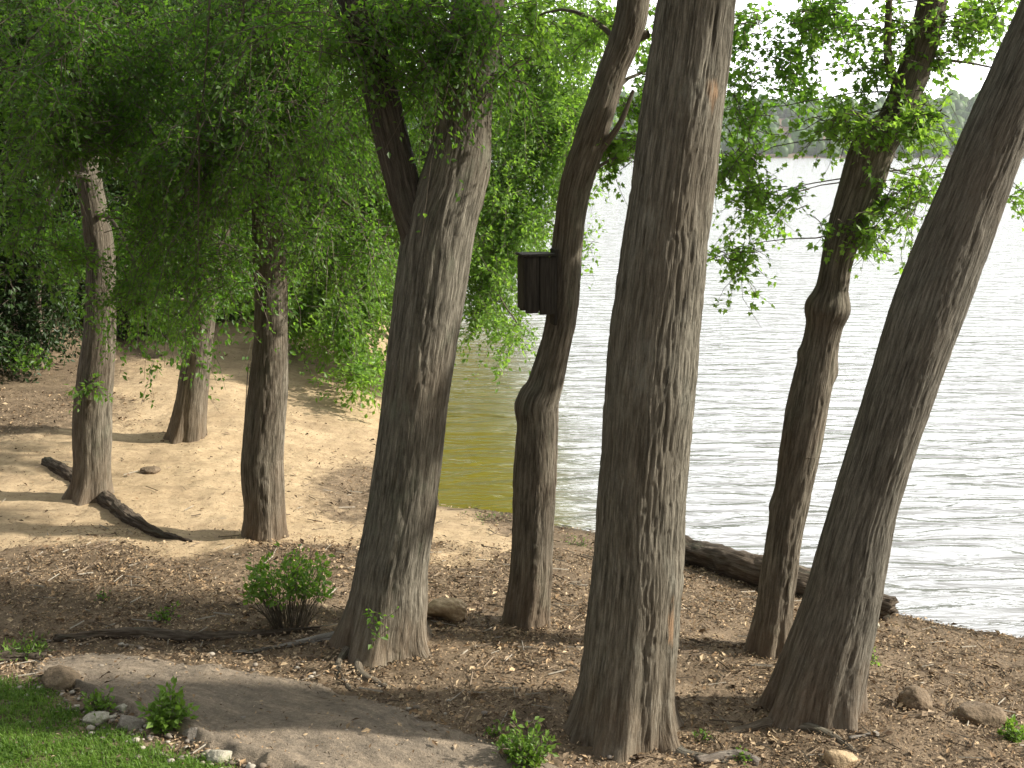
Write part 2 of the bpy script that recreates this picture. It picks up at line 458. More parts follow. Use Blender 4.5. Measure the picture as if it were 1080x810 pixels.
class Crown:
    def __init__(s): s.p, s.a, s.n, s.sz, s.t = [], [], [], [], []; s.tw = TubeSet()
    def spray(s, o, d, length, nleaf, size, droop=0.5, tw=0.004, tint=0.5, hang=0.4):
        m = max(5, int(length / 0.09))
        t = np.linspace(0, 1, m)[:, None]
        d = d / np.linalg.norm(d)
        path = o + d * length * t + np.array([0, 0, -1]) * droop * length * t ** 2 + 0.03 * rng.normal(size=(m, 3)) * t
        s.tw.add(path, np.linspace(tw, tw * 0.35, m), 3)
        k = rng.random(nleaf) ** 0.8
        idx = k * (m - 1); i0 = np.clip(idx.astype(int), 0, m - 2); fr = (idx - i0)[:, None]
        p = path[i0] * (1 - fr) + path[i0 + 1] * fr
        out = rng.normal(size=(nleaf, 3)); out /= np.linalg.norm(out, axis=1)[:, None]
        ax = out * 0.9 + d * 0.5 + np.array([0, 0, -hang])
        p = p + out * size * rng.uniform(.1, .9, (nleaf, 1))
        nr = rng.normal(size=(nleaf, 3)) * 0.55 + np.array([0.15, -0.1, 1.0])
        s.p.append(p); s.a.append(ax); s.n.append(nr)
        s.sz.append(size * rng.uniform(.65, 1.25, nleaf)); s.t.append(np.clip(tint + rng.normal(size=nleaf) * .2, 0, 1))
    def blob(s, c, r, nspray, nleaf=22, size=0.06, length=0.5, droop=0.5, tint=0.5, hollow=0.0, clump=7):
        c = np.asarray(c, float); r = np.asarray(r, float)
        nc = max(3, nspray // clump)
        cen = rng.normal(size=(nc, 3)); cen /= np.linalg.norm(cen, axis=1)[:, None]
        cen *= (hollow + (1 - hollow) * rng.random((nc, 1)) ** 0.45)
        for k in range(nspray):
            q = cen[rng.integers(nc)] * 0.95 + rng.normal(size=3) * 0.17
            o = c + r * q
            d = q + rng.normal(size=3) * 0.6; d[2] *= 0.5
            s.spray(o - d / (np.linalg.norm(d) + 1e-6) * length * 0.5, d, length * rng.uniform(.6, 1.3), max(3, int(nleaf * rng.uniform(.6, 1.3))), size, droop * rng.uniform(.4, 1.4), tint=tint + 0.25 * (rng.random() - .5))
    def limb(s, a, b, r0, r1, sag=0.15, seg=8, wob=0.06):
        a = np.asarray(a, float); b = np.asarray(b, float)
        n = max(5, int(np.linalg.norm(b - a) / 0.12))
        t = np.linspace(0, 1, n)[:, None]
        ln = np.linalg.norm(b - a)
        w = np.cumsum(rng.normal(size=(n, 3)) * wob * 0.12 * ln ** .5, axis=0); w -= w[-1] * t
        pth = a + (b - a) * t + np.array([0, 0, 1]) * sag * ln * np.sin(np.pi * t) + w * np.sin(np.pi * t) ** .5
        s.tw.add(pth, r0 + (r1 - r0) * t[:, 0] ** 0.8, seg)
    def build(s, parent, mat, shape='kite', cname='crown', bname='branches', bmat=None):
        if s.tw.n: s.tw.build(bname, bmat or M['twig'], parent)
        if s.p:
            return leaves_mesh(cname, np.vstack(s.p), np.vstack(s.a), np.vstack(s.n), np.concatenate(s.sz), mat, parent, shape, np.concatenate(s.t))

DENS = 2.2
def blob_px(cr_, u, v, Y, ru, rv, rd, nspray, **kw):
    nspray = max(1, int(nspray * kw.pop('dens', DENS)))
    c = P(u, v, Y); m = Y / F
    cr_.blob(c, (ru * m, rd, rv * m), nspray, **kw)
    return c
#@@SETTING
exec_settings = True
# ------------------------------------------------------------------ ground
PATH_UP = [(25,712),(45,699),(80,692),(130,690),(200,699),(300,713),(380,733),(450,757),(520,781),(585,806),(660,835),(760,872)]
PATH_LO = [(30,716),(58,722),(92,735),(130,752),(168,770),(215,790),(262,806),(300,822),(345,845),(400,880),(460,915),(520,950)]
pu = np.array([G(u, v) for u, v in PATH_UP]); pl = np.array([G(u, v) for u, v in PATH_LO])
PATH_POLY = np.vstack([pu[:, :2], pl[::-1, :2]])
GRASS_POLY = np.array([G(u, v)[:2] for u, v in [(-420,735),(-150,728),(0,722),(55,728),(90,752),(140,772),(185,796),(235,812),(300,835)]] + [(-1.0,4.2),(-1.2,2.0),(-6,1.5),(-8,4)])

def poly_d(x, y, poly):
    d = np.full(x.shape, 1e18)
    for a, b in zip(poly, np.roll(poly, -1, 0)):
        ab = b - a
        t = np.clip(((x - a[0]) * ab[0] + (y - a[1]) * ab[1]) / (ab @ ab), 0, 1)
        d = np.minimum(d, (x - a[0] - t * ab[0]) ** 2 + (y - a[1] - t * ab[1]) ** 2)
    d = np.sqrt(d)
    return np.where(inside(x, y, poly), d, -d)

def sand_mask(x, y):
    n = fbm2(x, y, 1.1, 4, 31) - .5
    line = 9.35 + 0.10 * (x + 3) + 1.5 * n
    a = smooth(-0.25, 0.35, y - line) * smooth(0.0, -0.7, x + 0.15 * (y - 12) + 0.9 * (fbm2(x, y, 2.0, 3, 33) - .5))
    dirt = np.exp(-(((x + 1.55) / 0.62) ** 2 + ((y - 11.9) / 1.6) ** 2)) * (0.55 + 1.0 * fbm2(x, y, 3.0, 3, 35))
    back = smooth(21, 25, y + 0.5 * x + 3 * n)
    leftd = smooth(-4.4, -6.2, x + 2.2 * n) * smooth(11.5, 13.5, y)
    patch = 0.75 * np.exp(-(((x + 0.5) / 0.45) ** 2 + ((y - 9.3) / 0.5) ** 2))
    return np.clip(np.maximum(a * (1 - np.clip(dirt, 0, .9)), patch) * (1 - back) * (1 - 0.9 * leftd), 0, 1)

def axis_pts(segs):
    out = []
    for a, b, st in segs:
        out.append(np.arange(a, b, st))
    return np.concatenate(out + [[segs[-1][1]]])
xs = axis_pts([(-1500,-300,150),(-300,-60,30),(-60,-14,3),(-14,-6,.3),(-6,6,.03),(6,14,.3),(14,60,3),(60,300,30),(300,1500,150)])
ys = axis_pts([(-300,-30,45),(-30,0,3),(0,4.2,.2),(4.2,14,.03),(14,27,.09),(27,60,1.5),(60,700,40),(700,1080,10),(1080,1400,80)])
X, Y_ = np.meshgrid(xs, ys)
x, y = X.ravel(), Y_.ravel()
z = h(x, y)
near = (np.abs(x) < 6.2) & (y > 4) & (y < 27)
sm = np.zeros_like(x); gm = np.zeros_like(x); wet = np.zeros_like(x)
sm[near] = sand_mask(x[near], y[near])
far_sand = (~near) & (y > 9) & (y < 27) & (x < -6)
gm[near] = smooth(-.12, .1, poly_d(x[near], y[near], GRASS_POLY) + .2 * (fbm2(x[near], y[near], 5, 3, 41) - .5))
z[near] += (1 - sm[near]) * (0.030 * (fbm2(x[near], y[near], 12, 3, 43) - .5) + 0.016 * (vnoise(np.stack([x[near] * 30, y[near] * 30, x[near] * 0], 1), 44) - .5))
z[near] += sm[near] * 0.02 * (fbm2(x[near] , y[near], 7, 3, 45) - .5)
pd = poly_d(x[near], y[near], PATH_POLY)
z[near] -= 0.05 * smooth(0.02, 0.12, pd)
sd = sdist(x[near], y[near]); wet[near] = np.exp(-(np.clip(sd, 0, 9) / 0.26) ** 2)
nx, ny = len(xs), len(ys)
i = np.arange(ny - 1)[:, None] * nx; j = np.arange(nx - 1)[None]
Q = np.stack([i + j, i + j + 1, i + nx + j + 1, i + nx + j], 2).reshape(-1, 4)

m, nt, out = new_mat('ground_soil')
tc = N(nt, 'ShaderNodeTexCoord').outputs['Object']
zs = N(nt, 'ShaderNodeAttribute', attribute_name='sand').outputs['Fac']
zw = N(nt, 'ShaderNodeAttribute', attribute_name='wet').outputs['Fac']
n_big = noise(nt, tc, 1.6, 4, 0.6); n_mid = noise(nt, tc, 11, 5, 0.65); n_fine = noise(nt, tc, 70, 4, 0.7); n_grit = noise(nt, tc, 190, 3, 0.6)
soil = mixc(nt, 0.5, ramp(nt, n_fine, [(0.3, (0.052, 0.038, 0.025)), (0.5, (0.17, 0.126, 0.083)), (0.72, (0.36, 0.28, 0.19))]),
            ramp(nt, n_mid, [(0.3, (0.075, 0.054, 0.035)), (0.7, (0.27, 0.203, 0.135))]))
sand = mixc(nt, 0.5, ramp(nt, n_mid, [(0.28, (0.29, 0.21, 0.122)), (0.65, (0.5, 0.385, 0.245))]),
            ramp(nt, n_big, [(0.3, (0.30, 0.22, 0.13)), (0.7, (0.52, 0.4, 0.255))]))
sand = mixc(nt, 0.3, sand, ramp(nt, n_grit, [(0.25, (0.35,) * 3), (0.6, (1.0,) * 3)]), 'MULTIPLY')
band = noise(nt, vscale(nt, tc, (.6, 2.4, 1)), 1.5, 6, 0.68)
sand = mixc(nt, ramp(nt, band, [(0.48, (0, 0, 0)), (0.64, (0.45,) * 3)]), sand, (0.22, 0.16, 0.1))
deb = noise(nt, vscale(nt, tc, (1, 1.6, 1)), 26, 4, 0.75)
sand = mixc(nt, ramp(nt, deb, [(0.56, (0, 0, 0)), (0.66, (0.8,) * 3)]), sand, (0.13, 0.09, 0.055))
soil = mixc(nt, ramp(nt, noise(nt, tc, 2.3, 5, .7), [(.42, (0, 0, 0)), (.6, (.75,) * 3)]), soil, mixc(nt, .6, soil, (.06, .045, .03)))
mask = N(nt, 'ShaderNodeMath', operation='ADD'); L(nt, zs, mask.inputs[0])
mm = N(nt, 'ShaderNodeMath', operation='MULTIPLY_ADD'); L(nt, n_mid, mm.inputs[0]); mm.inputs[1].default_value = 0.7; mm.inputs[2].default_value = -0.35
L(nt, mm.outputs[0], mask.inputs[1])
c = mixc(nt, ramp(nt, mask.outputs[0], [(0.3, (0, 0, 0)), (0.7, (1, 1, 1))]), soil, sand)
c = mixc(nt, zw, c, (0.045, 0.036, 0.024))
principled(nt, out, c, 0.95, bump(nt, n_fine, 0.5, 0.012, bump(nt, n_mid, 0.5, 0.03)), 0.1)
M['ground'] = m
g = mesh_np('ground', np.stack([x, y, z], 1), Q, m, attrs={'sand': ('FLOAT', sm), 'wet': ('FLOAT', wet)})
g['kind'] = 'structure'

# path: worn, hard-packed strip following the ground
m, nt, out = new_mat('path_surface')
at = N(nt, 'ShaderNodeAttribute', attribute_name='pc').outputs['Vector']
tc = N(nt, 'ShaderNodeTexCoord').outputs['Object']
st = noise(nt, vscale(nt, at, (1.3, 6, 1)), 1.8, 7, 0.74, 0.2)
gr = noise(nt, tc, 130, 4, 0.7); bl = noise(nt, tc, 5, 5, 0.6)
c = ramp(nt, st, [(0.3, (0.17, 0.145, 0.115)), (0.5, (0.29, 0.245, 0.19)), (0.7, (0.48, 0.39, 0.29))])
c = mixc(nt, 0.35, c, ramp(nt, bl, [(0.3, (0.09, 0.08, 0.07)), (0.7, (0.27, 0.215, 0.16))]))
c = mixc(nt, 0.5, c, ramp(nt, gr, [(0.3, (0.35,) * 3), (0.65, (1.15,) * 3)]), 'MULTIPLY')
md = noise(nt, tc, 34, 5, .7)
c = mixc(nt, .45, c, ramp(nt, md, [(.32, (.35, .33, .31)), (.62, (1.2, 1.15, 1.08))]), 'MULTIPLY')
principled(nt, out, c, 0.95, bump(nt, gr, 0.8, 0.01, bump(nt, md, 0.7, 0.02, bump(nt, st, 0.15, 0.02))), 0.1)
def resample(p, n):
    q = cr(p, 0.03); s = np.concatenate([[0], np.cumsum(np.linalg.norm(np.diff(q, axis=0), axis=1))]) / 1
    return np.stack([np.interp(np.linspace(0, s[-1], n), s, q[:, k]) for k in range(3)], 1)
na, nb = 260, 60
ua, la = resample(pu, na), resample(pl, na)
for e_, sgn in ((ua, 1), (la, 2)):
    e_[:, :2] += 0.16 * np.stack([fbm2(e_[:, 0], e_[:, 1], 3.5, 4, 74 + sgn) - .5, fbm2(e_[:, 0] + 9, e_[:, 1], 3.5, 4, 74 + sgn) - .5], 1)
t = np.linspace(-0.02, 1.02, nb)
V = ua[:, None] * (1 - t[None, :, None]) + la[:, None] * t[None, :, None]
flat = V.reshape(-1, 3)
edge = np.minimum(np.clip(t, 0, 1), 1 - np.clip(t, 0, 1))[None].repeat(na, 0).ravel()
along = np.linspace(0, 1, na)[:, None].repeat(nb, 1).ravel()
rag = 0.35 * (fbm2(flat[:, 0], flat[:, 1], 6, 3, 71) - .5)
flat[:, 2] = h(flat[:, 0], flat[:, 1]) + 0.035 * smooth(0.0, 0.12, edge + 0.12 * rag) * smooth(0, .03, along) - 0.006 + 0.015 * (fbm2(flat[:, 0], flat[:, 1], 5, 4, 72) - .5)
# raised, crumbling lower lip
flat[:, 2] += 0.05 * np.exp(-((np.tile(t, na) - 0.93) / 0.06) ** 2) * (0.3 + 1.2 * fbm2(flat[:, 0], flat[:, 1], 7, 3, 73)) * smooth(.02, .1, along)
i = np.arange(na - 1)[:, None] * nb; j = np.arange(nb - 1)[None]
Qp = np.stack([i + j, i + nb + j, i + nb + j + 1, i + j + 1], 2).reshape(-1, 4)
pc = np.stack([along * 5, np.tile(t, na) * 1.2, along * 0], 1)
po = mesh_np('path', flat, Qp, m, attrs={'pc': ('FLOAT_VECTOR', pc)})
po['kind'] = 'structure'

# ------------------------------------------------------------------ water
m, nt, out = new_mat('lake_water')
tc = N(nt, 'ShaderNodeTexCoord').outputs['Object']
w1 = noise(nt, vscale(nt, tc, (0.55, 2.0, 1)), 1.5, 3, 0.5, 0.7)
w2 = noise(nt, vscale(nt, tc, (1.5, 3.2, 1)), 4.6, 3, 0.55, 0.5)
sh_ = N(nt, 'ShaderNodeAttribute', attribute_name='shallow_reflect').outputs['Fac']
w4 = noise(nt, vscale(nt, tc, (0.1, 0.3, 1)), 1.0, 3, .55)
calm = ramp(nt, w4, [(.35, (.25,) * 3), (.65, (1, 1, 1))])
sq = N(nt, 'ShaderNodeMath', operation='MULTIPLY'); L(nt, calm, sq.inputs[0]); L(nt, w2, sq.inputs[1])
nn = bump(nt, sq.outputs[0], 0.3, 0.05, bump(nt, w1, 0.6, 0.22))
c = mixc(nt, sh_, (0.18, 0.18, 0.172), (0.125, 0.108, 0.013))  # olive of the shallow bed plus foliage reflection painted into the water colour
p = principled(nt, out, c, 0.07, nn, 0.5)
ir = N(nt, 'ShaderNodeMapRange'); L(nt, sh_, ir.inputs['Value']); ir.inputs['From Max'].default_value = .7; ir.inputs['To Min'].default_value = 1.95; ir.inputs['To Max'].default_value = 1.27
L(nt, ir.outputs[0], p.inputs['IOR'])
M['water'] = m
wx = axis_pts([(-1480,-200,160),(-200,-20,15),(-20,12,.4),(12,60,4),(60,1480,142)]); wy = axis_pts([(-280,0,40),(0,34,.4),(34,100,6),(100,1000,100)])
WX, WY = np.meshgrid(wx, wy); wxf, wyf = WX.ravel(), WY.ravel()
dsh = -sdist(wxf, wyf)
shal_refl = np.exp(-np.clip(dsh, 0, 99) / 3.0) * smooth(1.0, -0.4, wxf - 0.02 * wyf) * smooth(60, 30, wyf)
i = np.arange(len(wy) - 1)[:, None] * len(wx); j = np.arange(len(wx) - 1)[None]
wq = np.stack([i + j, i + j + 1, i + len(wx) + j + 1, i + len(wx) + j], 2).reshape(-1, 4)
wo = mesh_np('water', np.stack([wxf, wyf, wxf * 0], 1), wq, m, smooth_shade=False, attrs={'shallow_reflect': ('FLOAT', np.clip(shal_refl * 1.3, 0, 1))})
wo['kind'] = 'structure'

# ------------------------------------------------------------------ litter
def scatter_flakes(xy, size, zoff=0.012):
    n = len(xy)
    zz = h(xy[:, 0], xy[:, 1])
    pos = np.stack([xy[:, 0], xy[:, 1], zz + zoff + rng.random(n) * 0.012], 1)
    a = rng.random(n) * 2 * np.pi
    ax = np.stack([np.cos(a), np.sin(a), rng.normal(size=n) * .35], 1)
    nr = rng.normal(size=(n, 3)) * 0.45 + np.array([0, 0, 1.0])
    return pos, ax, nr
pal = np.array([(.42,.33,.23),(.30,.225,.15),(.20,.145,.095),(.13,.095,.065),(.075,.055,.04),(.34,.29,.23),(.50,.42,.31),(.25,.205,.16)])
def litter_pts(n, x0, x1, y0, y1):
    a = np.stack([rng.uniform(x0, x1, n), rng.uniform(y0, y1, n)], 1)
    s = sdist(a[:, 0], a[:, 1])
    sm_ = sand_mask(a[:, 0], a[:, 1])
    pd_ = poly_d(a[:, 0], a[:, 1], PATH_POLY); gd = poly_d(a[:, 0], a[:, 1], GRASS_POLY)
    dens = np.clip(-0.25 + 2.1 * fbm2(a[:, 0], a[:, 1], 1.9, 4, 81), .12, 1) * (1 - 0.88 * sm_) * (1 - 0.9 * smooth(-.08, .2, pd_)) * (1 - .97 * smooth(-.1, .1, gd)) * (s > 0.14)
    return a[rng.random(n) < dens]
xy = np.vstack([litter_pts(150000, -5, 5.2, 5.0, 9.8), litter_pts(42000, -7, 3, 9.5, 15), litter_pts(9000, -9, 0, 15, 25), litter_pts(9000, -6, 6, 2.5, 5)])
pos, ax, nr = scatter_flakes(xy, 0.03)
pos[:, 2] += 0.034 * smooth(0.0, .1, poly_d(xy[:, 0], xy[:, 1], PATH_POLY))
n = len(pos)
size = rng.uniform(.009, .022, n) * (1 + 1.3 * (rng.random(n) < .10)) * np.where(xy[:, 1] > 12, 1.3, 1)
ax /= np.linalg.norm(ax, axis=1)[:, None]; nr -= ax * (nr * ax).sum(1)[:, None]; nr /= np.linalg.norm(nr, axis=1)[:, None]
sd_ = np.cross(ax, nr)
tpl = np.array([(0,-.5,0),(.34,0,.14),(0,.5,-.05),(-.34,0,.1)])
asp = rng.uniform(.35, 1.2, n)
V = pos[:, None] + sd_[:, None] * (tpl[None, :, :1] * (size * asp)[:, None, None]) + ax[:, None] * (tpl[None, :, 1:2] * size[:, None, None] * 1.3) + nr[:, None] * (tpl[None, :, 2:] * size[:, None, None])
b = np.arange(n)[:, None] * 4
pch = fbm2(xy[:, 0], xy[:, 1], 1.7, 3, 83)
ci = np.clip((rng.random(n) ** (0.8 + 0.9 * (pch - .5)) * len(pal)).astype(int), 0, len(pal) - 1)
colr = pal[ci] * rng.uniform(.6, 1.15, (n, 1)) * np.array([1.1, 1.0, .86])
ntw = 1500
tx = litter_pts(4200, -5, 5.2, 5.0, 12)[:ntw]; ntw = len(tx)
ta = rng.random(ntw) * 6.28; tl = rng.uniform(.04, .2, ntw); tw_ = rng.uniform(.002, .005, ntw)
e0 = np.stack([tx[:, 0] - np.cos(ta) * tl / 2, tx[:, 1] - np.sin(ta) * tl / 2], 1); e1 = 2 * tx - e0
z0 = h(e0[:, 0], e0[:, 1]) + .02; z1 = h(e1[:, 0], e1[:, 1]) + .02
A_ = np.hstack([e0, z0[:, None]]); B_ = np.hstack([e1, z1[:, None]])
sd2 = np.stack([-np.sin(ta), np.cos(ta), ta * 0], 1) * tw_[:, None]; up2 = np.array([0, 0, 1.0]) * tw_[:, None] * 1.6
TV = np.stack([A_ - sd2, A_ + sd2, A_ + up2, B_ - sd2, B_ + sd2, B_ + up2], 1)
bq = np.arange(ntw)[:, None] * 6
TF = np.vstack([bq + np.array(f) for f in ([0, 2, 5, 3], [2, 1, 4, 5], [1, 0, 3, 4])])
tcol = np.array([(.3,.27,.22),(.16,.12,.085),(.09,.07,.05),(.22,.17,.12)])[rng.integers(0, 4, ntw)]
lo = mesh_np('leaf_litter', np.vstack([V.reshape(-1, 3), TV.reshape(-1, 3)]), [np.vstack([b + np.array([0,1,2]), b + np.array([0,2,3])]), TF + n * 4], M['litter'], smooth_shade=False,
             attrs={'col': ('FLOAT_COLOR', np.vstack([np.repeat(colr, 4, 0), np.repeat(tcol, 6, 0)]))})
lo['kind'] = 'stuff'; lo['label'] = 'brown dead leaves and bark chips covering the bank'; lo['category'] = 'leaf litter'

# ------------------------------------------------------------------ grass
def blades(xy, hgt, wid):
    n = len(xy)
    zz = h(xy[:, 0], xy[:, 1]) - 0.005
    a = rng.random(n) * 2 * np.pi
    dx = np.stack([np.cos(a), np.sin(a), np.zeros(n)], 1)
    sx = np.stack([-np.sin(a), np.cos(a), np.zeros(n)], 1)
    bend = rng.uniform(.2, 1.5, n)[:, None]
    p0 = np.stack([xy[:, 0], xy[:, 1], zz], 1)
    hh = hgt[:, None]; ww = wid[:, None]
    up = np.array([0, 0, 1.0])
    mid = p0 + up * hh * .6 + dx * hh * bend * .25
    tip = p0 + up * hh * (1 - .35 * bend) + dx * hh * bend * .8
    V = np.stack([p0 - sx * ww, p0 + sx * ww, mid + sx * ww * .7, mid - sx * ww * .7, tip], 1)
    return V
def blade_faces(n):
    b = np.arange(n)[:, None] * 5
    return [b + np.array([0,1,2,3]), b + np.array([3,2,4])]
n = 260000
a = np.stack([rng.uniform(-5.5, -0.8, n), rng.uniform(3.4, 7.2, n)], 1)
gd = poly_d(a[:, 0], a[:, 1], GRASS_POLY) + .25 * (fbm2(a[:, 0], a[:, 1], 4, 3, 91) - .5)
keep = rng.random(n) < smooth(-.06, .12, gd) * (0.6 + .8 * fbm2(a[:, 0], a[:, 1], 3, 3, 92))
a = a[keep]; n = len(a)
V = blades(a, rng.uniform(.02, .06, n) * (0.5 + 1.1 * fbm2(a[:, 0], a[:, 1], 6, 3, 95)), rng.uniform(.0018, .0045, n))
go = mesh_np('grass', V.reshape(-1, 3), blade_faces(n), M['weed'], smooth_shade=False,
             attrs={'tint': ('FLOAT', np.repeat(np.clip(rng.normal(.55, .28, n) + .8 * (fbm2(a[:, 0], a[:, 1], 2.5, 3, 93) - .5), 0, 1), 5))})
go['kind'] = 'stuff'; go['label'] = 'bright green mown grass beside the worn path'; go['category'] = 'grass'
#@@TREES
# ------------------------------------------------------------------ trees
def tree(label, ctrl, vb, mat, dy=0.0, seg=96, per=0.014, depth=0.014, seed=1, flare=0.3, nl=5, knots=(), freq=1.0, group=None, name='deciduous_tree', cat='tree', scars=()):
    ub = (ctrl[0][1] + ctrl[0][2]) / 2
    g0 = G(ub, vb)
    wid = (ctrl[0][2] - ctrl[0][1]) / F * g0[1] / 2
    Yt = g0[1] + wid * 0.8
    rows = trunk_path(ctrl, Yt, dy)
    # lowest station sits on the ground
    zg = h1(rows[0, 0], rows[0, 1])
    t = thing(name, label, cat, (rows[0, 0], rows[0, 1], zg), group)
    make_trunk(t, rows, mat, seg, per, depth, seed, flare, nl, knots, freq, zg, scars=scars)
    t['_Y'] = Yt
    return t, rows, Yt

def at_z(rows, z):
    r = rows[np.argsort(rows[:, 2])]
    return np.array([np.interp(z, r[:, 2], r[:, k]) for k in range(4)])

def high_crown(c, rows, ztop, spread, nblob, size=0.1, ns=26, nleaf=26, zlo=None, bias=(0, 0)):
    """limbs and foliage above the frame"""
    top = at_z(rows, 99)
    for k in range(nblob):
        a = k * 2.4 + rng.random()
        rr = spread * math.sqrt((k + .5) / nblob)
        zc = rng.uniform(zlo or 6.6, ztop)
        p = np.array([top[0] + bias[0] + rr * math.cos(a), top[1] + bias[1] + rr * math.sin(a), zc])
        st = at_z(rows, min(zc - 0.8, top[2] - .1) - rng.random() * .8)[:3]
        c.limb(st, p, 0.06, 0.015, 0.1)
        c.blob(p, (1.3, 1.3, .7), ns, nleaf, size, 0.9, 0.4, tint=.5)

GT = 'trees along the bank'
# T1: left-most, on the sand
t1, r1, Y1 = tree('tree on the sand with leafy shoots on its trunk and a log behind it', [(528,72,118),(500,78,117),(430,79,118),(350,89,121),(270,91,121),(180,79,106),(100,72,98),(0,66,92),(-120,60,85),(-250,58,78)], 530, M['bark_brown'], seed=2, seg=72, per=.016, depth=.011, flare=.35, group=GT)
c = Crown()
for (u, v, yy, ru, rv, n) in [(45,70,9.2,85,85,55),(150,55,8.9,90,75,60),(160,140,9.0,60,60,50),(20,190,9.1,45,40,22),(165,235,9.3,48,60,48),(150,300,9.6,40,35,26),(35,262,9.0,50,30,18),(60,140,8.8,60,40,26),(110,10,9.6,130,70,60),(95,125,8.7,42,42,30),(80,60,8.6,60,40,34),(190,185,8.8,50,40,34),(215,120,8.8,60,50,40),(92,150,8.5,30,24,26),(85,95,8.4,36,40,34),(80,30,8.4,46,40,40)]:
    p = blob_px(c, u, v, yy, ru, rv, .7, n, nleaf=26, size=.043, length=.5, droop=.7, tint=.5, dens=2.1)
    c.limb(at_z(r1, p[2] + .5)[:3], p, .03, .008)
high_crown(c, r1, 9.5, 2.6, 4)
# leafy shoots on the trunk
for (u, v) in [(85,392),(112,402),(72,420),(128,408),(95,372),(70,402)]:
    c.spray(at_z(r1, P(97,405,Y1)[2])[:3] + np.array([0,-.1,0]), P(u, v, Y1 - .35) - P(97,400,Y1), .3, 16, .06, .3, tint=.8)
for (u, v) in [(108,300),(125,292),(112,322),(95,310)]:
    c.spray(P(u, v, Y1 - .25), np.array([.3 * rng.normal(), -.4, -.4]), .25, 14, .055, .4, tint=.5)
c.build(t1, M['leaf'])

# T2: small leaning trunk further back
t2, r2, Y2 = tree('slim leaning trunk standing furthest back on the open sand', [(466,177,216),(450,181,216),(400,188,219),(340,199,227),(290,207,235),(220,220,246),(120,240,262),(0,262,282),(-120,285,300)], 466, M['bark_brown'], seed=3, seg=56, per=.02, depth=.011, group=GT)
c = Crown()
for (u, v, yy, ru, rv, n) in [(200,235,12.3,80,55,46),(230,150,12.5,80,70,46),(170,320,12.3,55,22,18),(120,260,12.5,70,60,40),(250,300,12.0,60,28,22)]:
    p = blob_px(c, u, v, yy, ru, rv, .9, n, nleaf=26, size=.07, length=.6, droop=.7, tint=.4)
    c.limb(at_z(r2, p[2] - .3)[:3], p, .04, .008)
high_crown(c, r2, 9, 2.4, 5, .11)
c.build(t2, M['leaf'])

# T3: straight dark trunk right of it
t3, r3, Y3 = tree('straight mid-size trunk rising behind the small leafy shrub', [(566,257,301),(540,260,299),(490,256,297),(470,257,298),(400,264,303),(330,267,304),(270,266,303),(160,263,298),(60,256,290),(-40,250,282),(-160,246,272),(-280,243,262)], 570, M['bark_brown'], seed=5, seg=80, per=.014, depth=.012, flare=.2, group=GT)
c = Crown()
for (u, v, yy, ru, rv, n) in [(235,70,8.6,75,80,60),(215,190,8.5,48,60,46),(225,275,8.8,42,48,36),(325,60,8.7,60,70,52),(320,135,9.3,40,45,30),(240,140,8.4,55,50,34),(345,110,8.3,50,60,34),(300,10,8.4,90,60,50)]:
    p = blob_px(c, u, v, yy, ru, rv, .6, n, nleaf=26, size=.041, length=.5, droop=.8, tint=.5, dens=2.1)
    c.limb(at_z(r3, p[2] + .4)[:3], p, .028, .007)
for (u, v, yy, ru, rv, n) in [(285,205,8.25,26,34,16),(283,110,8.1,34,50,26),(280,30,8.1,50,40,26),(335,190,9.7,45,60,44),(370,110,9.7,40,60,40),(388,235,9.8,30,45,28),(340,270,9.9,40,30,24),(258,140,9.55,36,60,40),(312,95,9.55,40,60,40),(225,190,9.55,30,40,26)]:
    p = blob_px(c, u, v, yy, ru, rv, .5, n, nleaf=26, size=.041, length=.5, droop=.8, tint=.6, dens=2.4)
    c.limb(at_z(r3, p[2] + .4)[:3], p, .02, .006)
for (pts) in [[(222,-20),(219,40),(213,110),(203,150),(195,185)],[(208,110),(210,170),(209,230),(209,280)],[(258,-10),(256,60),(262,110)],[(360,45),(300,62),(262,70)]]:
    c.tw.add(cr(np.array([P(u, v, 8.15) for u, v in pts]), .06), np.linspace(.009, .003, len(cr(np.array([P(u, v, 8.15) for u, v in pts]), .06))), 5)
high_crown(c, r3, 9.5, 2.6, 4)
c.build(t3, M['leaf'])

# T4: forked trunk
t4, r4, Y4 = tree('big forked tree left of centre, its trunk splitting into two limbs', [(690,356,452),(670,360,450),(640,367,450),(600,374,452),(540,386,461),(450,399,471),(400,405,477),(300,417,492),(240,424,502),(170,447,517),(100,462,522),(0,478,532),(-100,490,534),(-220,500,536),(-360,512,536)], 697, M['bark_grey'], seed=7, seg=190, per=.010, depth=.0125, flare=.42, nl=5, group=GT)
lim = np.array([[*P((a + b) / 2, v, Y4 - .02), (b - a) / 2 * Y4 / F] for v, a, b in [(300,430,476),(250,423,465),(215,413,446),(170,402,436),(90,383,417),(0,356,392),(-120,325,358),(-260,300,325)]])
make_trunk(t4, lim, M['bark_dark'], 64, .014, .012, 8, name='limb')
c = Crown()
for (u, v, yy, ru, rv, n) in [(430,15,7.0,80,45,48),(505,20,7.0,60,45,40),(350,30,7.0,70,50,40),(455,75,6.9,40,26,18),(405,70,7.3,40,30,16),(530,70,7.2,25,40,14)]:
    p = blob_px(c, u, v, yy, ru, rv, .5, n, nleaf=26, size=.041, length=.45, droop=.8, tint=.5, dens=2.1)
    c.limb(at_z(r4, p[2] + .5)[:3], p, .03, .007)
high_crown(c, r4, 10, 3.0, 4)
for (u, v, du, dv) in [(390,665,4,-30),(398,660,-4,-25),(402,672,8,-20),(393,682,3,-16)]:
    c.spray(P(u, v, Y4 - .42), P(u + du, v + dv, Y4 - .45) - P(u, v, Y4 - .42), .16, 9, .045, .1, tint=.7)
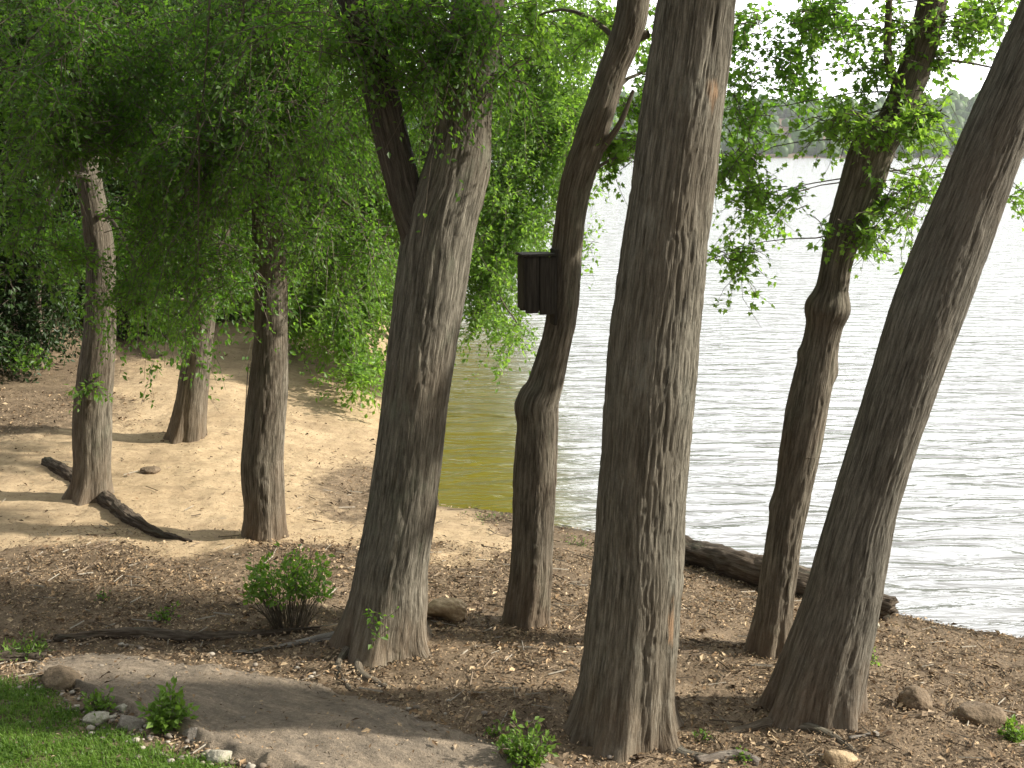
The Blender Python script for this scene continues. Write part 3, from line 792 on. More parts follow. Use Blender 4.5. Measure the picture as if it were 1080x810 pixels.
c.build(t4, M['leaf'])

# T5: nest-box tree
t5, r5, Y5 = tree('slender crooked tree carrying a dark nest box', [(660,530,578),(640,534,579),(600,540,583),(520,543,586),(450,546,589),(425,545,590),(400,558,595),(330,577,608),(260,583,613),(200,590,623),(150,604,640),(80,629,662),(40,643,678),(0,650,686),(-90,655,690),(-200,665,695),(-330,672,695)], 663, M['bark_brown'], seed=11, seg=110, per=.011, depth=.011, flare=.2, knots=[(2.06, math.pi, .07, .012)], group=GT)
c = Crown()
for (u, v, yy, ru, rv, n, tt) in [(655,165,7.8,22,38,14,.5),(690,80,8.2,22,60,16,.4),(640,15,8.2,50,28,18,.6),(560,20,8.4,60,40,22,.6),(660,110,8.3,26,24,7,.4)]:
    p = blob_px(c, u, v, yy, ru, rv, .35, n, nleaf=24, size=.04, length=.32, droop=.5, tint=tt, dens=2.1)
    c.limb(at_z(r5, p[2] - .25)[:3], p, .022, .006)
c.tw.add(cr(np.array([P(622,172,Y5), P(640,150,Y5-.05), P(655,128,Y5-.1), P(668,95,Y5-.1)]), .05), np.linspace(.03, .012, len(cr(np.array([P(622,172,Y5), P(640,150,Y5-.05), P(655,128,Y5-.1), P(668,95,Y5-.1)]), .05))), 8)
c.tw.add(cr(np.array([P(655,45,Y5), P(675,38,Y5), P(684,36,Y5-.02)]), .04), np.linspace(.05, .028, len(cr(np.array([P(655,45,Y5), P(675,38,Y5), P(684,36,Y5-.02)]), .04))), 10)
high_crown(c, r5, 9.5, 2.2, 5)
c.build(t5, M['leaf_bright'], 'maple')

# T6: the big central trunk
t6, r6, Y6 = tree('thick upright trunk in the middle, nearest the path', [(788,594,716),(760,602,712),(700,613,713),(600,625,717),(500,630,723),(400,638,733),(300,650,743),(200,664,752),(100,680,763),(0,694,774),(-120,708,784),(-260,722,790),(-420,735,790)], 792, M['bark_lichen'], seed=13, seg=230, per=.009, depth=.013, flare=.34, nl=6, group=GT, scars=[(P(746,105,G(655,792)[1]+.10),.055,.17),(P(741,55,G(655,792)[1]+.08),.03,.12),(P(706,655,G(655,792)[1]+.08),.035,.16)])
c = Crown()
high_crown(c, r6, 10.5, 3.2, 6, bias=(-.3, -.3))
c.build(t6, M['leaf'])

# T7: knobbly slim tree by the log
t7, r7, Y7 = tree('slim knobbly tree by the water with leafy twigs along it', [(690,786,836),(660,793,837),(640,798,838),(560,808,848),(485,820,864),(470,823,867),(400,838,880),(350,848,888),(325,847,898),(300,860,896),(260,868,905),(200,885,930),(155,898,945),(125,925,960),(50,955,987),(0,968,998),(-90,985,1010),(-200,1000,1022),(-330,1012,1028)], 692, M['bark_brown'], seed=17, seg=110, per=.011, depth=.012, flare=.2, knots=[(2.4, .1, .06, .025), (2.5, math.pi, .05, .02), (1.45, math.pi, .06, .02)], group=GT)
c = Crown()
for (u, v, yy, ru, rv, n, tt) in [(800,50,7.8,38,48,17,.3),(785,120,7.9,22,38,10,.35),(835,85,7.9,28,22,7,.3),(880,25,7.7,42,28,14,.4),(925,60,7.4,20,42,6,.6),(775,170,7.7,24,24,9,.6),(800,205,7.7,22,26,9,.6),(775,262,7.7,22,16,6,.7),(825,210,7.8,10,22,3,.5),
        (885,130,7.3,38,22,12,.7),(965,125,7.2,34,32,16,.8),(985,60,7.4,26,22,6,.5),(985,25,7.3,55,22,14,.75),(1045,5,7.4,34,16,9,.7),(945,205,7.3,26,22,9,.75),(915,245,7.2,12,16,5,.75),(975,190,7.4,22,10,4,.7),(850,15,7.9,30,18,8,.4),(1078,200,7.6,6,12,2,.8),(868,232,7.4,5,6,1,.3)]:
    p = blob_px(c, u, v, yy, ru * 1.15, rv * 1.15, .34, n, nleaf=17, size=.043, length=.36, droop=.5, tint=tt, dens=3.6, clump=3)
    c.limb(at_z(r7, p[2] + .12)[:3], p, .006, .002, .04, wob=.14)
c.tw.add(cr(np.array([P(948,95,Y7), P(940,78,Y7-.05), P(936,50,Y7-.08), P(938,-5,Y7-.1)]), .05), np.linspace(.03, .02, len(cr(np.array([P(948,95,Y7), P(940,78,Y7-.05), P(936,50,Y7-.08), P(938,-5,Y7-.1)]), .05))), 8)
c.tw.add(cr(np.array([P(970,72,Y7), P(990,64,Y7), P(1020,66,Y7), P(1050,72,Y7)]), .05), np.linspace(.012, .005, len(cr(np.array([P(970,72,Y7), P(990,64,Y7), P(1020,66,Y7), P(1050,72,Y7)]), .05))), 6)
high_crown(c, r7, 8.5, 2.0, 4)
c.build(t7, M['leaf_bright'], 'maple')

# T8: big leaning trunk at right
t8, r8, Y8 = tree('thick trunk at right leaning over towards the lake', [(765,806,906),(740,813,907),(700,826,914),(640,849,926),(560,871,943),(500,888,960),(400,917,991),(300,949,1026),(200,990,1062),(100,1033,1104),(0,1078,1148),(-120,1130,1196),(-260,1185,1240),(-400,1235,1275)], 768, M['bark_ash'], seed=19, seg=180, per=.010, depth=.010, flare=.35, nl=5, freq=1.25, group=GT)
c = Crown()
high_crown(c, r8, 9.5, 2.6, 6, bias=(-.3, 0))
c.build(t8, M['leaf'])

# exposed roots (parts of their trees)
def root(parent, pts, r0, r1, mat, seed):
    g3 = []
    for k, (u, v) in enumerate(pts):
        q = G(u, v); q[2] += 0.012 - .012 * k; g3.append(q)
    g3 = np.array(g3); rr = np.linspace(r0, r1, len(g3))
    rows = np.hstack([g3, rr[:, None]])
    make_trunk(parent, rows, mat, 20, .02, .008, seed, name='root')
root(t4, [(385,688),(378,708),(400,720),(430,729),(455,733)], .035, .012, M['bark_brown'], 31)
root(t4, [(355,672),(320,678),(285,683),(255,684)], .03, .01, M['greywood'], 32)
root(t4, [(366,688),(356,706),(372,728),(412,742)], .032, .012, M['bark_brown'], 33)
root(t8, [(830,768),(862,772),(890,785),(908,797),(925,800)], .045, .014, M['bark_brown'], 34)
root(t8, [(812,765),(780,771),(752,772)], .035, .012, M['bark_brown'], 35)
root(t6, [(705,788),(722,797),(760,802),(800,812)], .05, .018, M['bark_grey'], 36)

# ------------------------------------------------------------------ trees behind
def back_tree(label, u, vb_depth, dia, hgt, lean, blobs, mat, size=.085, name='deciduous_tree', bark='bark_dark', high=4, shape='kite', group='trees behind the sand', nl=26, dens=5.5):
    Yb = vb_depth
    x0 = (u - 540) / F * Yb * 1.0
    zg = h1(x0, Yb)
    t = thing(name, label, 'tree', (x0, Yb, zg), group)
    zz = np.linspace(0, hgt, 7)
    rows = np.stack([x0 + lean * zz + .08 * np.sin(zz * 1.3 + u), Yb + .06 * np.cos(zz + u), zg + zz, dia / 2 * (1 - .75 * zz / hgt)], 1)
    make_trunk(t, rows, M[bark], 32, .05, .012, int(u) % 50 + 3, .35, 4, zg=zg)
    c = Crown()
    for (bu, bv, by, ru, rv, n, tt) in blobs:
        p = blob_px(c, bu, bv, by, ru, rv, 1.0, n, nleaf=nl, size=size, length=.7, droop=.7, tint=tt, dens=dens)
        st = at_z(rows, max(zg + .5, min(p[2] - .3, zg + hgt - .2)))[:3]
        c.limb(st, p, .04, .01)
    for k in range(high):
        a = k * 2.4; zc = zg + hgt * rng.uniform(.7, 1.05)
        p = np.array([rows[-1, 0] + 2.2 * math.cos(a), Yb + 2.2 * math.sin(a), zc])
        c.limb(at_z(rows, zc - 1)[:3], p, .05, .012); c.blob(p, (1.6, 1.6, 1.1), 34, nl, size * 1.3, .9, .5, tint=.5)
    c.build(t, mat, shape)
    return t
back_tree('light green tree leaning over the bay behind the forked trunk', 432, 21.5, .3, 9, .1,
  [(560,60,19,70,75,90,.7),(590,140,18,42,60,60,.75),(535,190,18,52,62,80,.75),(525,265,17.5,36,45,44,.75),(560,235,18,36,30,30,.7),(508,325,17,20,26,11,.8),(620,40,18.5,40,45,40,.7),(545,340,16.5,20,26,5,.8),(610,200,18.2,20,30,9,.7),(460,130,20,50,110,60,.5),(480,30,20,80,60,70,.5),(405,225,19.5,40,50,60,.7),(520,300,17.5,34,30,22,.75),(575,110,18.5,60,70,60,.75),(600,250,18,24,24,10,.75)], M['leaf_bright'], .075, dens=3.6)
back_tree('green tree on the far bank of the bay overhanging the water', 400, 29, .35, 9, .06,
  [(450,90,28,60,80,60,.6),(500,170,27,50,60,60,.65),(530,240,27,42,34,40,.65),(470,250,27,50,30,40,.6),(420,180,28,50,60,50,.55),(560,120,27,50,70,50,.65),(440,290,27,40,14,18,.6),(505,275,26.5,36,16,20,.65)], M['leaf_bright'], .11, dens=3.6)
back_tree('leafy tree whose low branches sweep down to the sand', 345, 22.5, .3, 9, .0,
  [(360,200,19,60,70,95,.65),(335,280,18,45,50,70,.7),(385,300,17,32,48,50,.75),(365,350,16.5,32,32,20,.75),(330,130,19.5,60,60,70,.5),(300,320,18,35,26,22,.65),(400,150,19,40,80,60,.6),(375,388,15.5,24,12,7,.8),(290,230,20,40,60,50,.5)], M['leaf_bright'], .08)
back_tree('tree with drooping mid green branches at the head of the beach', 245, 25, .32, 10, .02,
  [(235,210,22,60,70,80,.45),(250,300,21,50,34,46,.5),(190,280,22,50,45,60,.45),(200,130,22,70,80,80,.35),(290,120,22,50,80,60,.4)], M['leaf'], .1)
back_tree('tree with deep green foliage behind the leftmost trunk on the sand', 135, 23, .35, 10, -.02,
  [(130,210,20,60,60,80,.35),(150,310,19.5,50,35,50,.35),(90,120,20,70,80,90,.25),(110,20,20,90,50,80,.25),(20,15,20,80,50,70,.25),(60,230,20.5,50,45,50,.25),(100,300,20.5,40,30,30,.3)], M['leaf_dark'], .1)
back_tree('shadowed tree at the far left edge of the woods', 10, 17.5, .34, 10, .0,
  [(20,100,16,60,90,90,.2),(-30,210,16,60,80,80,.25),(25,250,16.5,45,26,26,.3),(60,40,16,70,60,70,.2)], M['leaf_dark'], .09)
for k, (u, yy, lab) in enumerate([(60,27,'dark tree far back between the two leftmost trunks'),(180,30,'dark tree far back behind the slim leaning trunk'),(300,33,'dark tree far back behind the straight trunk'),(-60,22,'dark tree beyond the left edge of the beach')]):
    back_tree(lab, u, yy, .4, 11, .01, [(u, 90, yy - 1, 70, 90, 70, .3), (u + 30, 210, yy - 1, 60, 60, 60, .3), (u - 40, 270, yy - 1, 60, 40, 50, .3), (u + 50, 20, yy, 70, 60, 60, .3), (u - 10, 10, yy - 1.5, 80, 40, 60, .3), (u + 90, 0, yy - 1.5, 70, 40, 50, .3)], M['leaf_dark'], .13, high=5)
# undergrowth closing the view under the back trees
c = Crown()
for (u, v, yy, ru, rv, n) in [(20,330,20,60,50,70),(90,330,23,50,34,46),(160,318,26,60,30,46),(240,318,29,60,22,40),(330,318,32,60,24,40),(-60,320,19,70,60,80),(-150,300,18,80,70,80),(40,260,24,120,60,90),(200,270,30,120,45,90),(340,270,34,90,40,60)]:
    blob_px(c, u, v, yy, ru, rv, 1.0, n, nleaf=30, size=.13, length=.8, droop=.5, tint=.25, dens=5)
for (xx, yy, zz, n) in [(-7.2,15.0,.25,8),(-8.6,17.5,.9,40),(-7.6,16.4,.7,34),(-9.5,15.5,1.0,40),(-7.2,18.8,.8,40),(-6.4,19.8,.7,38),(-5.6,20.6,.7,38),(-4.8,21.0,.6,36),(-4.0,21.6,.6,34),(-3.3,22.4,.55,30),(-8.0,19.5,1.6,50),(-6.6,21.5,1.7,50),(-5.0,23,1.8,50),(-10,17,1.8,50),(-7.3,15.4,.7,36),(-8.0,14.6,.8,40),(-9.2,13.6,1.0,40),(-6.9,16.8,1.3,44),(-8.2,16.2,1.9,60),(-9.6,14.8,2.0,60),(-7.0,16.0,1.5,60),(-7.6,17.2,2.4,70),(-6.3,18.3,1.9,50)]:
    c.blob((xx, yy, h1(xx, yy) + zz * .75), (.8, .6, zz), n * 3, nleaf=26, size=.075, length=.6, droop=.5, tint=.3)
u_ = c.build(None, M['leaf_dark'], cname='undergrowth') if False else None
und = thing('undergrowth', 'dense dark undergrowth filling the shade under the back trees', 'undergrowth', (-8, 24, h1(-8, 24)))
und['kind'] = 'stuff'
c.build(und, M['leaf_darkened'], cname='foliage', bname='stems')
#@@SMALL
# ------------------------------------------------------------------ small things
# sapling at the left in the shade
def stem_tree(label, pts, Yd, r0, r1, mat, sprays=(), leafm='leaf', name='sapling', group=None):
    p = np.array([P(u, v, Yd) for u, v in pts]); p[0, 2] = h1(p[0, 0], p[0, 1])
    t = thing(name, label, 'sapling', p[0], group)
    rows = np.hstack([p, np.linspace(r0, r1, len(p))[:, None]])
    make_trunk(t, rows, mat, 14, .03, .004, int(pts[0][0]) % 40 + 1, .4, 3, zg=p[0, 2], below=.1)
    c = Crown()
    for (u, v, du, dv, ln, n) in sprays:
        a = P(u, v, Yd); b = P(u + du, v + dv, Yd - .15)
        c.spray(a, b - a, ln, n, .06, .25, tint=.6, tw=.008)
    if sprays: c.build(t, M[leafm])
    return t
g0 = G(42, 388)
stem_tree('thin pale sapling in the dark shade at the left edge', [(42,388),(41,350),(40,310),(46,280),(52,240),(50,190)], g0[1], .055, .02, M['bark_pale'],
  [(41,320,-30,-10,.5,14),(42,300,26,-16,.5,16),(48,262,-34,-6,.6,18),(50,240,28,-12,.5,18),(52,220,-10,-30,.5,18)])
g0 = G(259, 520)
stem_tree('bare whip of a sapling beside the straight mid-size trunk', [(259,520),(257,470),(259,430),(262,385)], g0[1], .008, .004, M['bark_dark'], [(262,388,2,-8,.1,3)])

# logs
def log(label, pts, rads, mat, seed, cat='log', lift=0.6, seg=40):
    g3 = []
    for (u, v), r in zip(pts, rads):
        q = G(u, v); q[2] = h1(q[0], q[1]) + r * lift; g3.append(q)
    g3 = np.array(g3)
    t = g3.mean(0)
    rows = np.hstack([g3, np.array(rads)[:, None]])
    path4 = cr(rows, .02)
    V, Q, bk, s, ang, nor = tube(path4[:, :3], path4[:, 3], seg, seed)
    rr = np.repeat(path4[:, 3:4], seg, 1) * (1 + .5 * (fbm(path4[:, None, :3].repeat(seg, 1).reshape(-1, 3) * 7 + nor.reshape(-1, 3) * 1.2, 3, seed + 3) - .5)).reshape(len(path4), seg) + bark_disp(bk, s, .03, seed).reshape(len(path4), seg)
    V = path4[:, None, :3] + nor * rr[:, :, None]
    tdir = [path4[1, :3] - path4[0, :3], path4[-1, :3] - path4[-2, :3]]
    for e_, k0, sg in ((0, range(0, 3), -1), (1, range(len(path4) - 3, len(path4)), 1)):
        td = tdir[e_] / np.linalg.norm(tdir[e_])
        jag = (fbm(nor[0] * 2.5 + seed, 3, seed + 9) - .35) * rads[0 if e_ == 0 else -1] * 1.6
        for k_ in k0: V[k_] += sg * td[None] * jag[:, None]
    n = len(path4)
    e0, e1 = path4[0, :3] , path4[-1, :3]
    V = np.vstack([V.reshape(-1, 3), e0[None], e1[None]])
    j = np.arange(seg)
    c0 = np.stack([(j + 1) % seg, j, np.full(seg, n * seg)], 1)
    c1 = np.stack([(n - 1) * seg + j, (n - 1) * seg + (j + 1) % seg, np.full(seg, n * seg + 1)], 1)
    b = np.vstack([bk.reshape(-1, 3), bk[0, :1], bk[-1, :1]])
    return tag(mesh_np('log', V, [Q, np.vstack([c0, c1])], mat, origin=g3[0], attrs={'bark': ('FLOAT_VECTOR', b)}), label, cat)
log('dark half-rotten log lying along the water edge behind the slim knobbly tree', [(690,585),(740,597),(800,616),(860,630),(935,652)], [.12,.125,.135,.13,.11], M['deadwood'], 41, lift=.75)
log('dark fallen log curving over the sand behind the leftmost trunk on the sand', [(50,490),(78,506),(112,530),(140,552),(172,567),(202,572)], [.05,.06,.07,.065,.045,.015], M['deadwood'], 42, lift=.35)
log('rotten dark branch half buried across the litter above the path', [(60,676),(130,672),(210,676),(270,672),(335,664)], [.03,.04,.045,.035,.02], M['deadwood'], 43, 'branch', .25, 24)
log('pale grey stick lying across the litter left of the forked tree', [(250,690),(300,684),(345,677),(372,670)], [.008,.012,.014,.012], M['greywood'], 44, 'stick', .9, 12)
log('short dark branch at the left edge above the grass', [(-30,700),(15,698),(48,696)], [.03,.032,.02], M['deadwood'], 45, 'branch', .7, 20)
log('short pale stick at the foot of the leaning right trunk', [(895,782),(925,776)], [.012,.008], M['greywood'], 46, 'stick', 1.0, 12)
log('grey stick lying at the bottom edge right of the thick middle trunk', [(735,806),(770,800),(800,807)], [.014,.016,.01], M['greywood'], 47, 'stick', .9, 12)

# rocks
def rock(label, u, v, wpx, hpx, mat, seed, sq=1.0, cat='rock', name='rock'):
    q = G(u, v)
    m = q[1] / F
    a = wpx * m / 2; b = hpx * m / 2
    bm = bmesh.new(); bmesh.ops.create_icosphere(bm, subdivisions=4, radius=1)
    co = np.array([vv.co[:] for vv in bm.verts]); fc = np.array([[vv.index for vv in f.verts] for f in bm.faces]); bm.free()
    d = 1 + .55 * (fbm(co * 1.3 + seed * 7, 3, seed) - .5) + .18 * (fbm(co * 4 + seed, 3, seed + 1) - .5)
    cell = np.round(co * 1.4 + seed) ; d += .06 * (vnoise(co * 2.6 + seed * 3, seed + 3) > .5)
    co = co * d[:, None]
    rr = np.random.default_rng(seed * 13)
    for _ in range(9):
        nv = rr.normal(size=3); nv /= np.linalg.norm(nv); lim = rr.uniform(.62, .92)
        ex = np.clip(co @ nv - lim, 0, None); co = co - .88 * ex[:, None] * nv
    co = co * (1 + .10 * (fbm(co * 7 + seed, 3, seed + 5) - .5))[:, None]
    co = co * np.array([a, a * .8 * sq, b]) * 1.1
    cz = math.cos(seed); sz = math.sin(seed) * .3
    q[1] += a * .5; q[2] = h1(q[0], q[1])
    return tag(mesh_np(name, co + q + np.array([0, 0, b * .3]), fc, mat, origin=q), label, cat)
rock('pale flat rock at the upper edge of the grass', 98, 764, 34, 15, M['rock_pale'], 3)
rock('pinkish grey rock between the weeds and the path edge', 133, 772, 34, 20, M['rock_grey'], 4)
rock('small pale rock just behind the flat grassy-edge rock', 130, 752, 24, 12, M['rock_pale'], 5)
rock('pale rock at the bottom edge beside the path', 232, 806, 32, 18, M['rock_pale'], 6)
rock('weathered grey rock at the broken left end of the path', 62, 728, 44, 30, M['rock_brown'], 7)
rock('small grey rock on the crumbling lower lip of the path', 205, 782, 26, 18, M['rock_grey'], 9)
rock('dark clod lying alone on the bright sand', 158, 500, 22, 11, M['rock_brown'], 8, cat='clod')
rock('brown rock standing alone on the right-hand litter', 968, 748, 36, 32, M['rock_brown'], 10)
rock('broad low brown rock half buried near the right edge', 1040, 765, 54, 30, M['rock_brown'], 12)
rock('tan rock poking up at the bottom edge below the leaning trunk', 887, 811, 36, 22, M['rock_tan'], 13)
rock('small pale stone at the water edge beside the leaning trunk', 922, 662, 12, 9, M['rock_pale'], 14)
rock('dark reddish stone at the left above the small grass tuft', 42, 676, 14, 16, M['rock_brown'], 15)
# tan hollow rock by the forked tree: an arched slab
q = G(470, 658)
bm = bmesh.new(); bmesh.ops.create_icosphere(bm, subdivisions=5, radius=1)
co = np.array([v_.co[:] for v_ in bm.verts]); fc = np.array([[v_.index for v_ in f.verts] for f in bm.faces]); bm.free()
d = 1 + .4 * (fbm(co * 1.5 + 5, 3, 61) - .5) + .15 * (fbm(co * 5, 3, 62) - .5)
hol = np.exp(-(((co[:, 0] + .35) / .55) ** 2 + ((co[:, 2] + .45) / .45) ** 2)) * (co[:, 1] < 0)
co = co * d[:, None]; co[:, 1] += hol * 0.95
co = co * np.array([.155, .11, .10])
q[1] += .09; q[2] = h1(q[0], q[1])
tag(mesh_np('rock', co + q + np.array([0, 0, .055]), fc, M['rock_tan'], origin=q), 'tan rock with a dark hollow beside the forked trunk', 'rock')

# shrub and weeds
def plant(label, u, v, wpx, hpx, nst, nleaf, mat, lsize=.04, shape='kite', name='weed', cat='weed', lo=0.0, tint=.6, stem='twig', group=None, upr=.5):
    q = G(u, v); m = q[1] / F
    w = wpx * m / 2; hh = hpx * m * 1.05
    t = thing(name, label, cat, q, group)
    c = Crown()
    for k in range(nst):
        a = rng.random() * 6.28; r = math.sqrt(rng.random())
        b = q + np.array([.35 * w * r * math.cos(a), .3 * w * r * math.sin(a), 0]); b[2] = h1(b[0], b[1]) - .01
        tip = q + np.array([w * r * math.cos(a), .8 * w * r * math.sin(a), hh * (1 - .35 * r) * rng.uniform(upr, 1)])
        d = tip - b; ln = np.linalg.norm(d)
        n0 = len(c.p)
        c.spray(b, d, ln, max(2, int(nleaf * rng.uniform(.6, 1.4))), lsize, .12, tw=.0035, tint=tint, hang=.05)
        if lo > 0:
            kp = c.p[-1][:, 2] > q[2] + lo * hh
            for arr in (c.p, c.a, c.n, c.sz, c.t): arr[-1] = arr[-1][kp]
    c.build(t, mat, shape, cname='leaves', bname='stems', bmat=M[stem])
    return t
sh = plant('leafy green shrub with brown twiggy base by the straight trunk', 306, 660, 112, 118, 105, 19, M['leaf_bright'], .046, 'kite', 'shrub', 'shrub', lo=.3, tint=.7, upr=.55)
plant('bright weed growing on the lower edge of the path', 180, 770, 50, 60, 26, 18, M['weed'], .05, tint=.9)
plant('low weed among the rocks beside the grass', 102, 754, 46, 28, 26, 10, M['weed'], .035, tint=.75)
plant('green weed clump at the foot of the thick middle trunk', 552, 806, 72, 56, 46, 16, M['weed'], .036, tint=.6)
plant('small green weed at the path edge just left of a larger weed clump', 520, 778, 22, 20, 9, 8, M['weed'], .025, tint=.6)
plant('small bushy grass tuft at the left edge on the litter', 26, 692, 54, 20, 40, 9, M['weed'], .04, 'lance', tint=.7)
plant('green weed at the right edge beside the low brown rock', 1066, 782, 26, 26, 12, 12, M['weed'], .04, tint=.7)
plant('tiny weed on the bare litter between the two right trunks', 783, 806, 14, 26, 7, 8, M['weed'], .025, tint=.5)
plant('tiny weed right of the foot of the thick middle trunk', 743, 782, 18, 16, 7, 7, M['weed'], .025, tint=.5)
plant('yellowish seedling on the litter right of the leaning trunk', 922, 702, 14, 20, 6, 8, M['leaf_bright'], .025, tint=.9)
plant('sparse weed on the litter above the worn path', 176, 656, 32, 18, 12, 7, M['weed'], .03, tint=.4)
plant('tiny weed on the litter below the leftmost trunk on the sand', 112, 634, 18, 18, 8, 6, M['weed'], .025, tint=.4)
plant('thin grassy weed at the water edge between the middle trunks', 605, 575, 40, 8, 20, 5, M['weed'], .03, 'lance', tint=.4)
plant('thin grassy weed at the water edge behind the nest box tree', 510, 548, 70, 8, 26, 5, M['weed'], .03, 'lance', tint=.4)
plant('low leafy shrub in the shade at the left edge of the sand', 18, 402, 84, 58, 40, 16, M['leaf'], .07, 'kite', 'shrub', 'shrub', lo=.2, tint=.6)

# nest box on the crooked tree
M['box'] = None
m, nt, out = new_mat('box_wood')
tc = N(nt, 'ShaderNodeTexCoord').outputs['Object']
gn = noise(nt, vscale(nt, tc, (60, 60, 5)), 1, 5, .6, .3)
principled(nt, out, ramp(nt, gn, [(.3, (.018, .016, .013)), (.7, (.065, .057, .048))]), .85, bump(nt, gn, .4, .004), .2)
def bxm(name, lo, hi, parent, mat, bev=.004, shear=None):
    bm = bmesh.new(); bmesh.ops.create_cube(bm, size=1)
    for vv in bm.verts:
        vv.co = [lo[k] + (hi[k] - lo[k]) * (vv.co[k] + .5) for k in range(3)]
        if shear: vv.co.z += shear(vv.co)
    bmesh.ops.bevel(bm, geom=bm.edges[:], offset=bev, segments=2, affect='EDGES')
    me = bpy.data.meshes.new(name); bm.to_mesh(me); bm.free(); me.materials.append(mat)
    o = bpy.data.objects.new(name, me); COL.objects.link(o); o.parent = parent
    return o
bc = P(582, 328, Y5 - .12)
nb_ = thing('nest_box', 'dark wooden nest box fixed to the crooked slender trunk', 'nest box', bc)
nb_.rotation_euler = (0, 0, R(14))
k = Y5 / F
wbx, hbx = 34 * k, 58 * k
bxm('side_panel', (-wbx + .016, -.085, -.0 ), (-wbx * .5 - .002, -.068, hbx), nb_, m)
bxm('side_panel', (-wbx * .5 + .002, -.086, -.012), (-.002, -.068, hbx - .003), nb_, m)
bxm('side_panel', (-wbx + .016, .068, -.0), (-.002, .085, hbx), nb_, m)
fp = bxm('front_panel', (-wbx, -.085, .02), (-wbx + .014, .085, hbx - .004), nb_, m)
bxm('floor_panel', (-wbx + .016, -.066, .015), (-.002, .066, .03), nb_, m)
bxm('roof_panel', (-wbx - .012, -.098, hbx + .002), (.0, .098, hbx + .018), nb_, m)
bxm('backboard', (.001, -.06, -.09), (.02, .06, hbx + .045), nb_, m)

# pebbles along the crumbling lower lip of the path
bm = bmesh.new(); bmesh.ops.create_icosphere(bm, subdivisions=1, radius=1)
ic1 = np.array([v_.co[:] for v_ in bm.verts]); if1 = np.array([[v_.index for v_ in f.verts] for f in bm.faces]); bm.free()
npb = 900
kk = rng.integers(10, na - 1, npb); off = np.abs(rng.normal(size=npb)) * .12 * np.where(rng.random(npb) < .75, 1, -2.5)
cx = la[kk, 0] + rng.normal(size=npb) * .08 - off * .5; cy = la[kk, 1] - off
up_ = rng.random(npb) < .15; cx[up_] = ua[kk[up_], 0] + rng.normal(size=up_.sum()) * .15; cy[up_] = ua[kk[up_], 1] + rng.normal(size=up_.sum()) * .15
cz = h(cx, cy); rr_ = rng.uniform(.005, .02, npb) * rng.uniform(.5, 1.3, npb)
vv3 = (ic1[None] * (1 + .45 * (rng.random((npb, len(ic1), 1)) - .5)) * rr_[:, None, None] * np.array([1.2, 1, .7])) + np.stack([cx, cy, cz + rr_ * .3 + .01], 1)[:, None]
gc = np.array([(.3,.26,.21),(.22,.19,.16),(.4,.36,.3),(.16,.13,.1)])[rng.integers(0, 4, npb)]
gv = mesh_np('gravel', vv3.reshape(-1, 3), (if1[None] + np.arange(npb)[:, None, None] * len(ic1)).reshape(-1, 3), M['litter'], attrs={'col': ('FLOAT_COLOR', np.repeat(gc, len(ic1), 0))})
gv['kind'] = 'stuff'; gv['label'] = 'loose pebbles along the broken edge of the worn path'; gv['category'] = 'gravel'

# ------------------------------------------------------------------ far shore woods
bm = bmesh.new(); bmesh.ops.create_icosphere(bm, subdivisions=2, radius=1)
ico = np.array([v_.co[:] for v_ in bm.verts]); icf = np.array([[v_.index for v_ in f.verts] for f in bm.faces]); bm.free()
vs, fs, ts = [], [], []
nfar = 2600
fx = rng.uniform(-250, 620, nfar); fy = 782 + 190 * rng.random(nfar) ** 1.2
keepf = fbm2(fx, fy, .02, 3, 55) > .34
fx, fy = fx[keepf], fy[keepf]; fz = h(fx, fy)
for k in range(len(fx)):
    if fz[k] < .5: continue
    r = rng.uniform(2.6, 6.0); hh = rng.uniform(.8, 1.9)
    d = 1 + .9 * (fbm(ico * 2.2 + k * 3.1, 3, 57) - .5)
    vs.append(ico * d[:, None] * np.array([r, r, r * hh]) + np.array([fx[k], fy[k], fz[k] + r * hh * .6])); fs.append(icf + len(vs) * len(ico) - len(ico)); ts.append(np.full(len(ico), rng.random()))
fw = mesh_np('far_woods', np.vstack(vs), np.vstack(fs), M['leaf'], attrs={'tint': ('FLOAT', np.concatenate(ts))})
fw['kind'] = 'stuff'; fw['label'] = 'hazy wooded hills along the far shore of the lake'; fw['category'] = 'woods'

# ------------------------------------------------------------------ haze
HAZE = 0.00015
bm = bmesh.new(); bmesh.ops.create_cube(bm, size=1)
for vv in bm.verts: vv.co = (vv.co.x * 3040, 550 + vv.co.y * 1740, 33 + vv.co.z * 74)
me = bpy.data.meshes.new('haze'); bm.to_mesh(me); bm.free()
hz = bpy.data.objects.new('haze', me); COL.objects.link(hz); hz['kind'] = 'stuff'
m, nt, out = new_mat('haze_air')
pv = N(nt, 'ShaderNodeVolumePrincipled'); pv.inputs['Color'].default_value = (.93, .96, 1, 1); pv.inputs['Density'].default_value = HAZE
pv.inputs['Anisotropy'].default_value = 0.2
L(nt, pv.outputs[0], out.inputs['Volume']); me.materials.append(m)

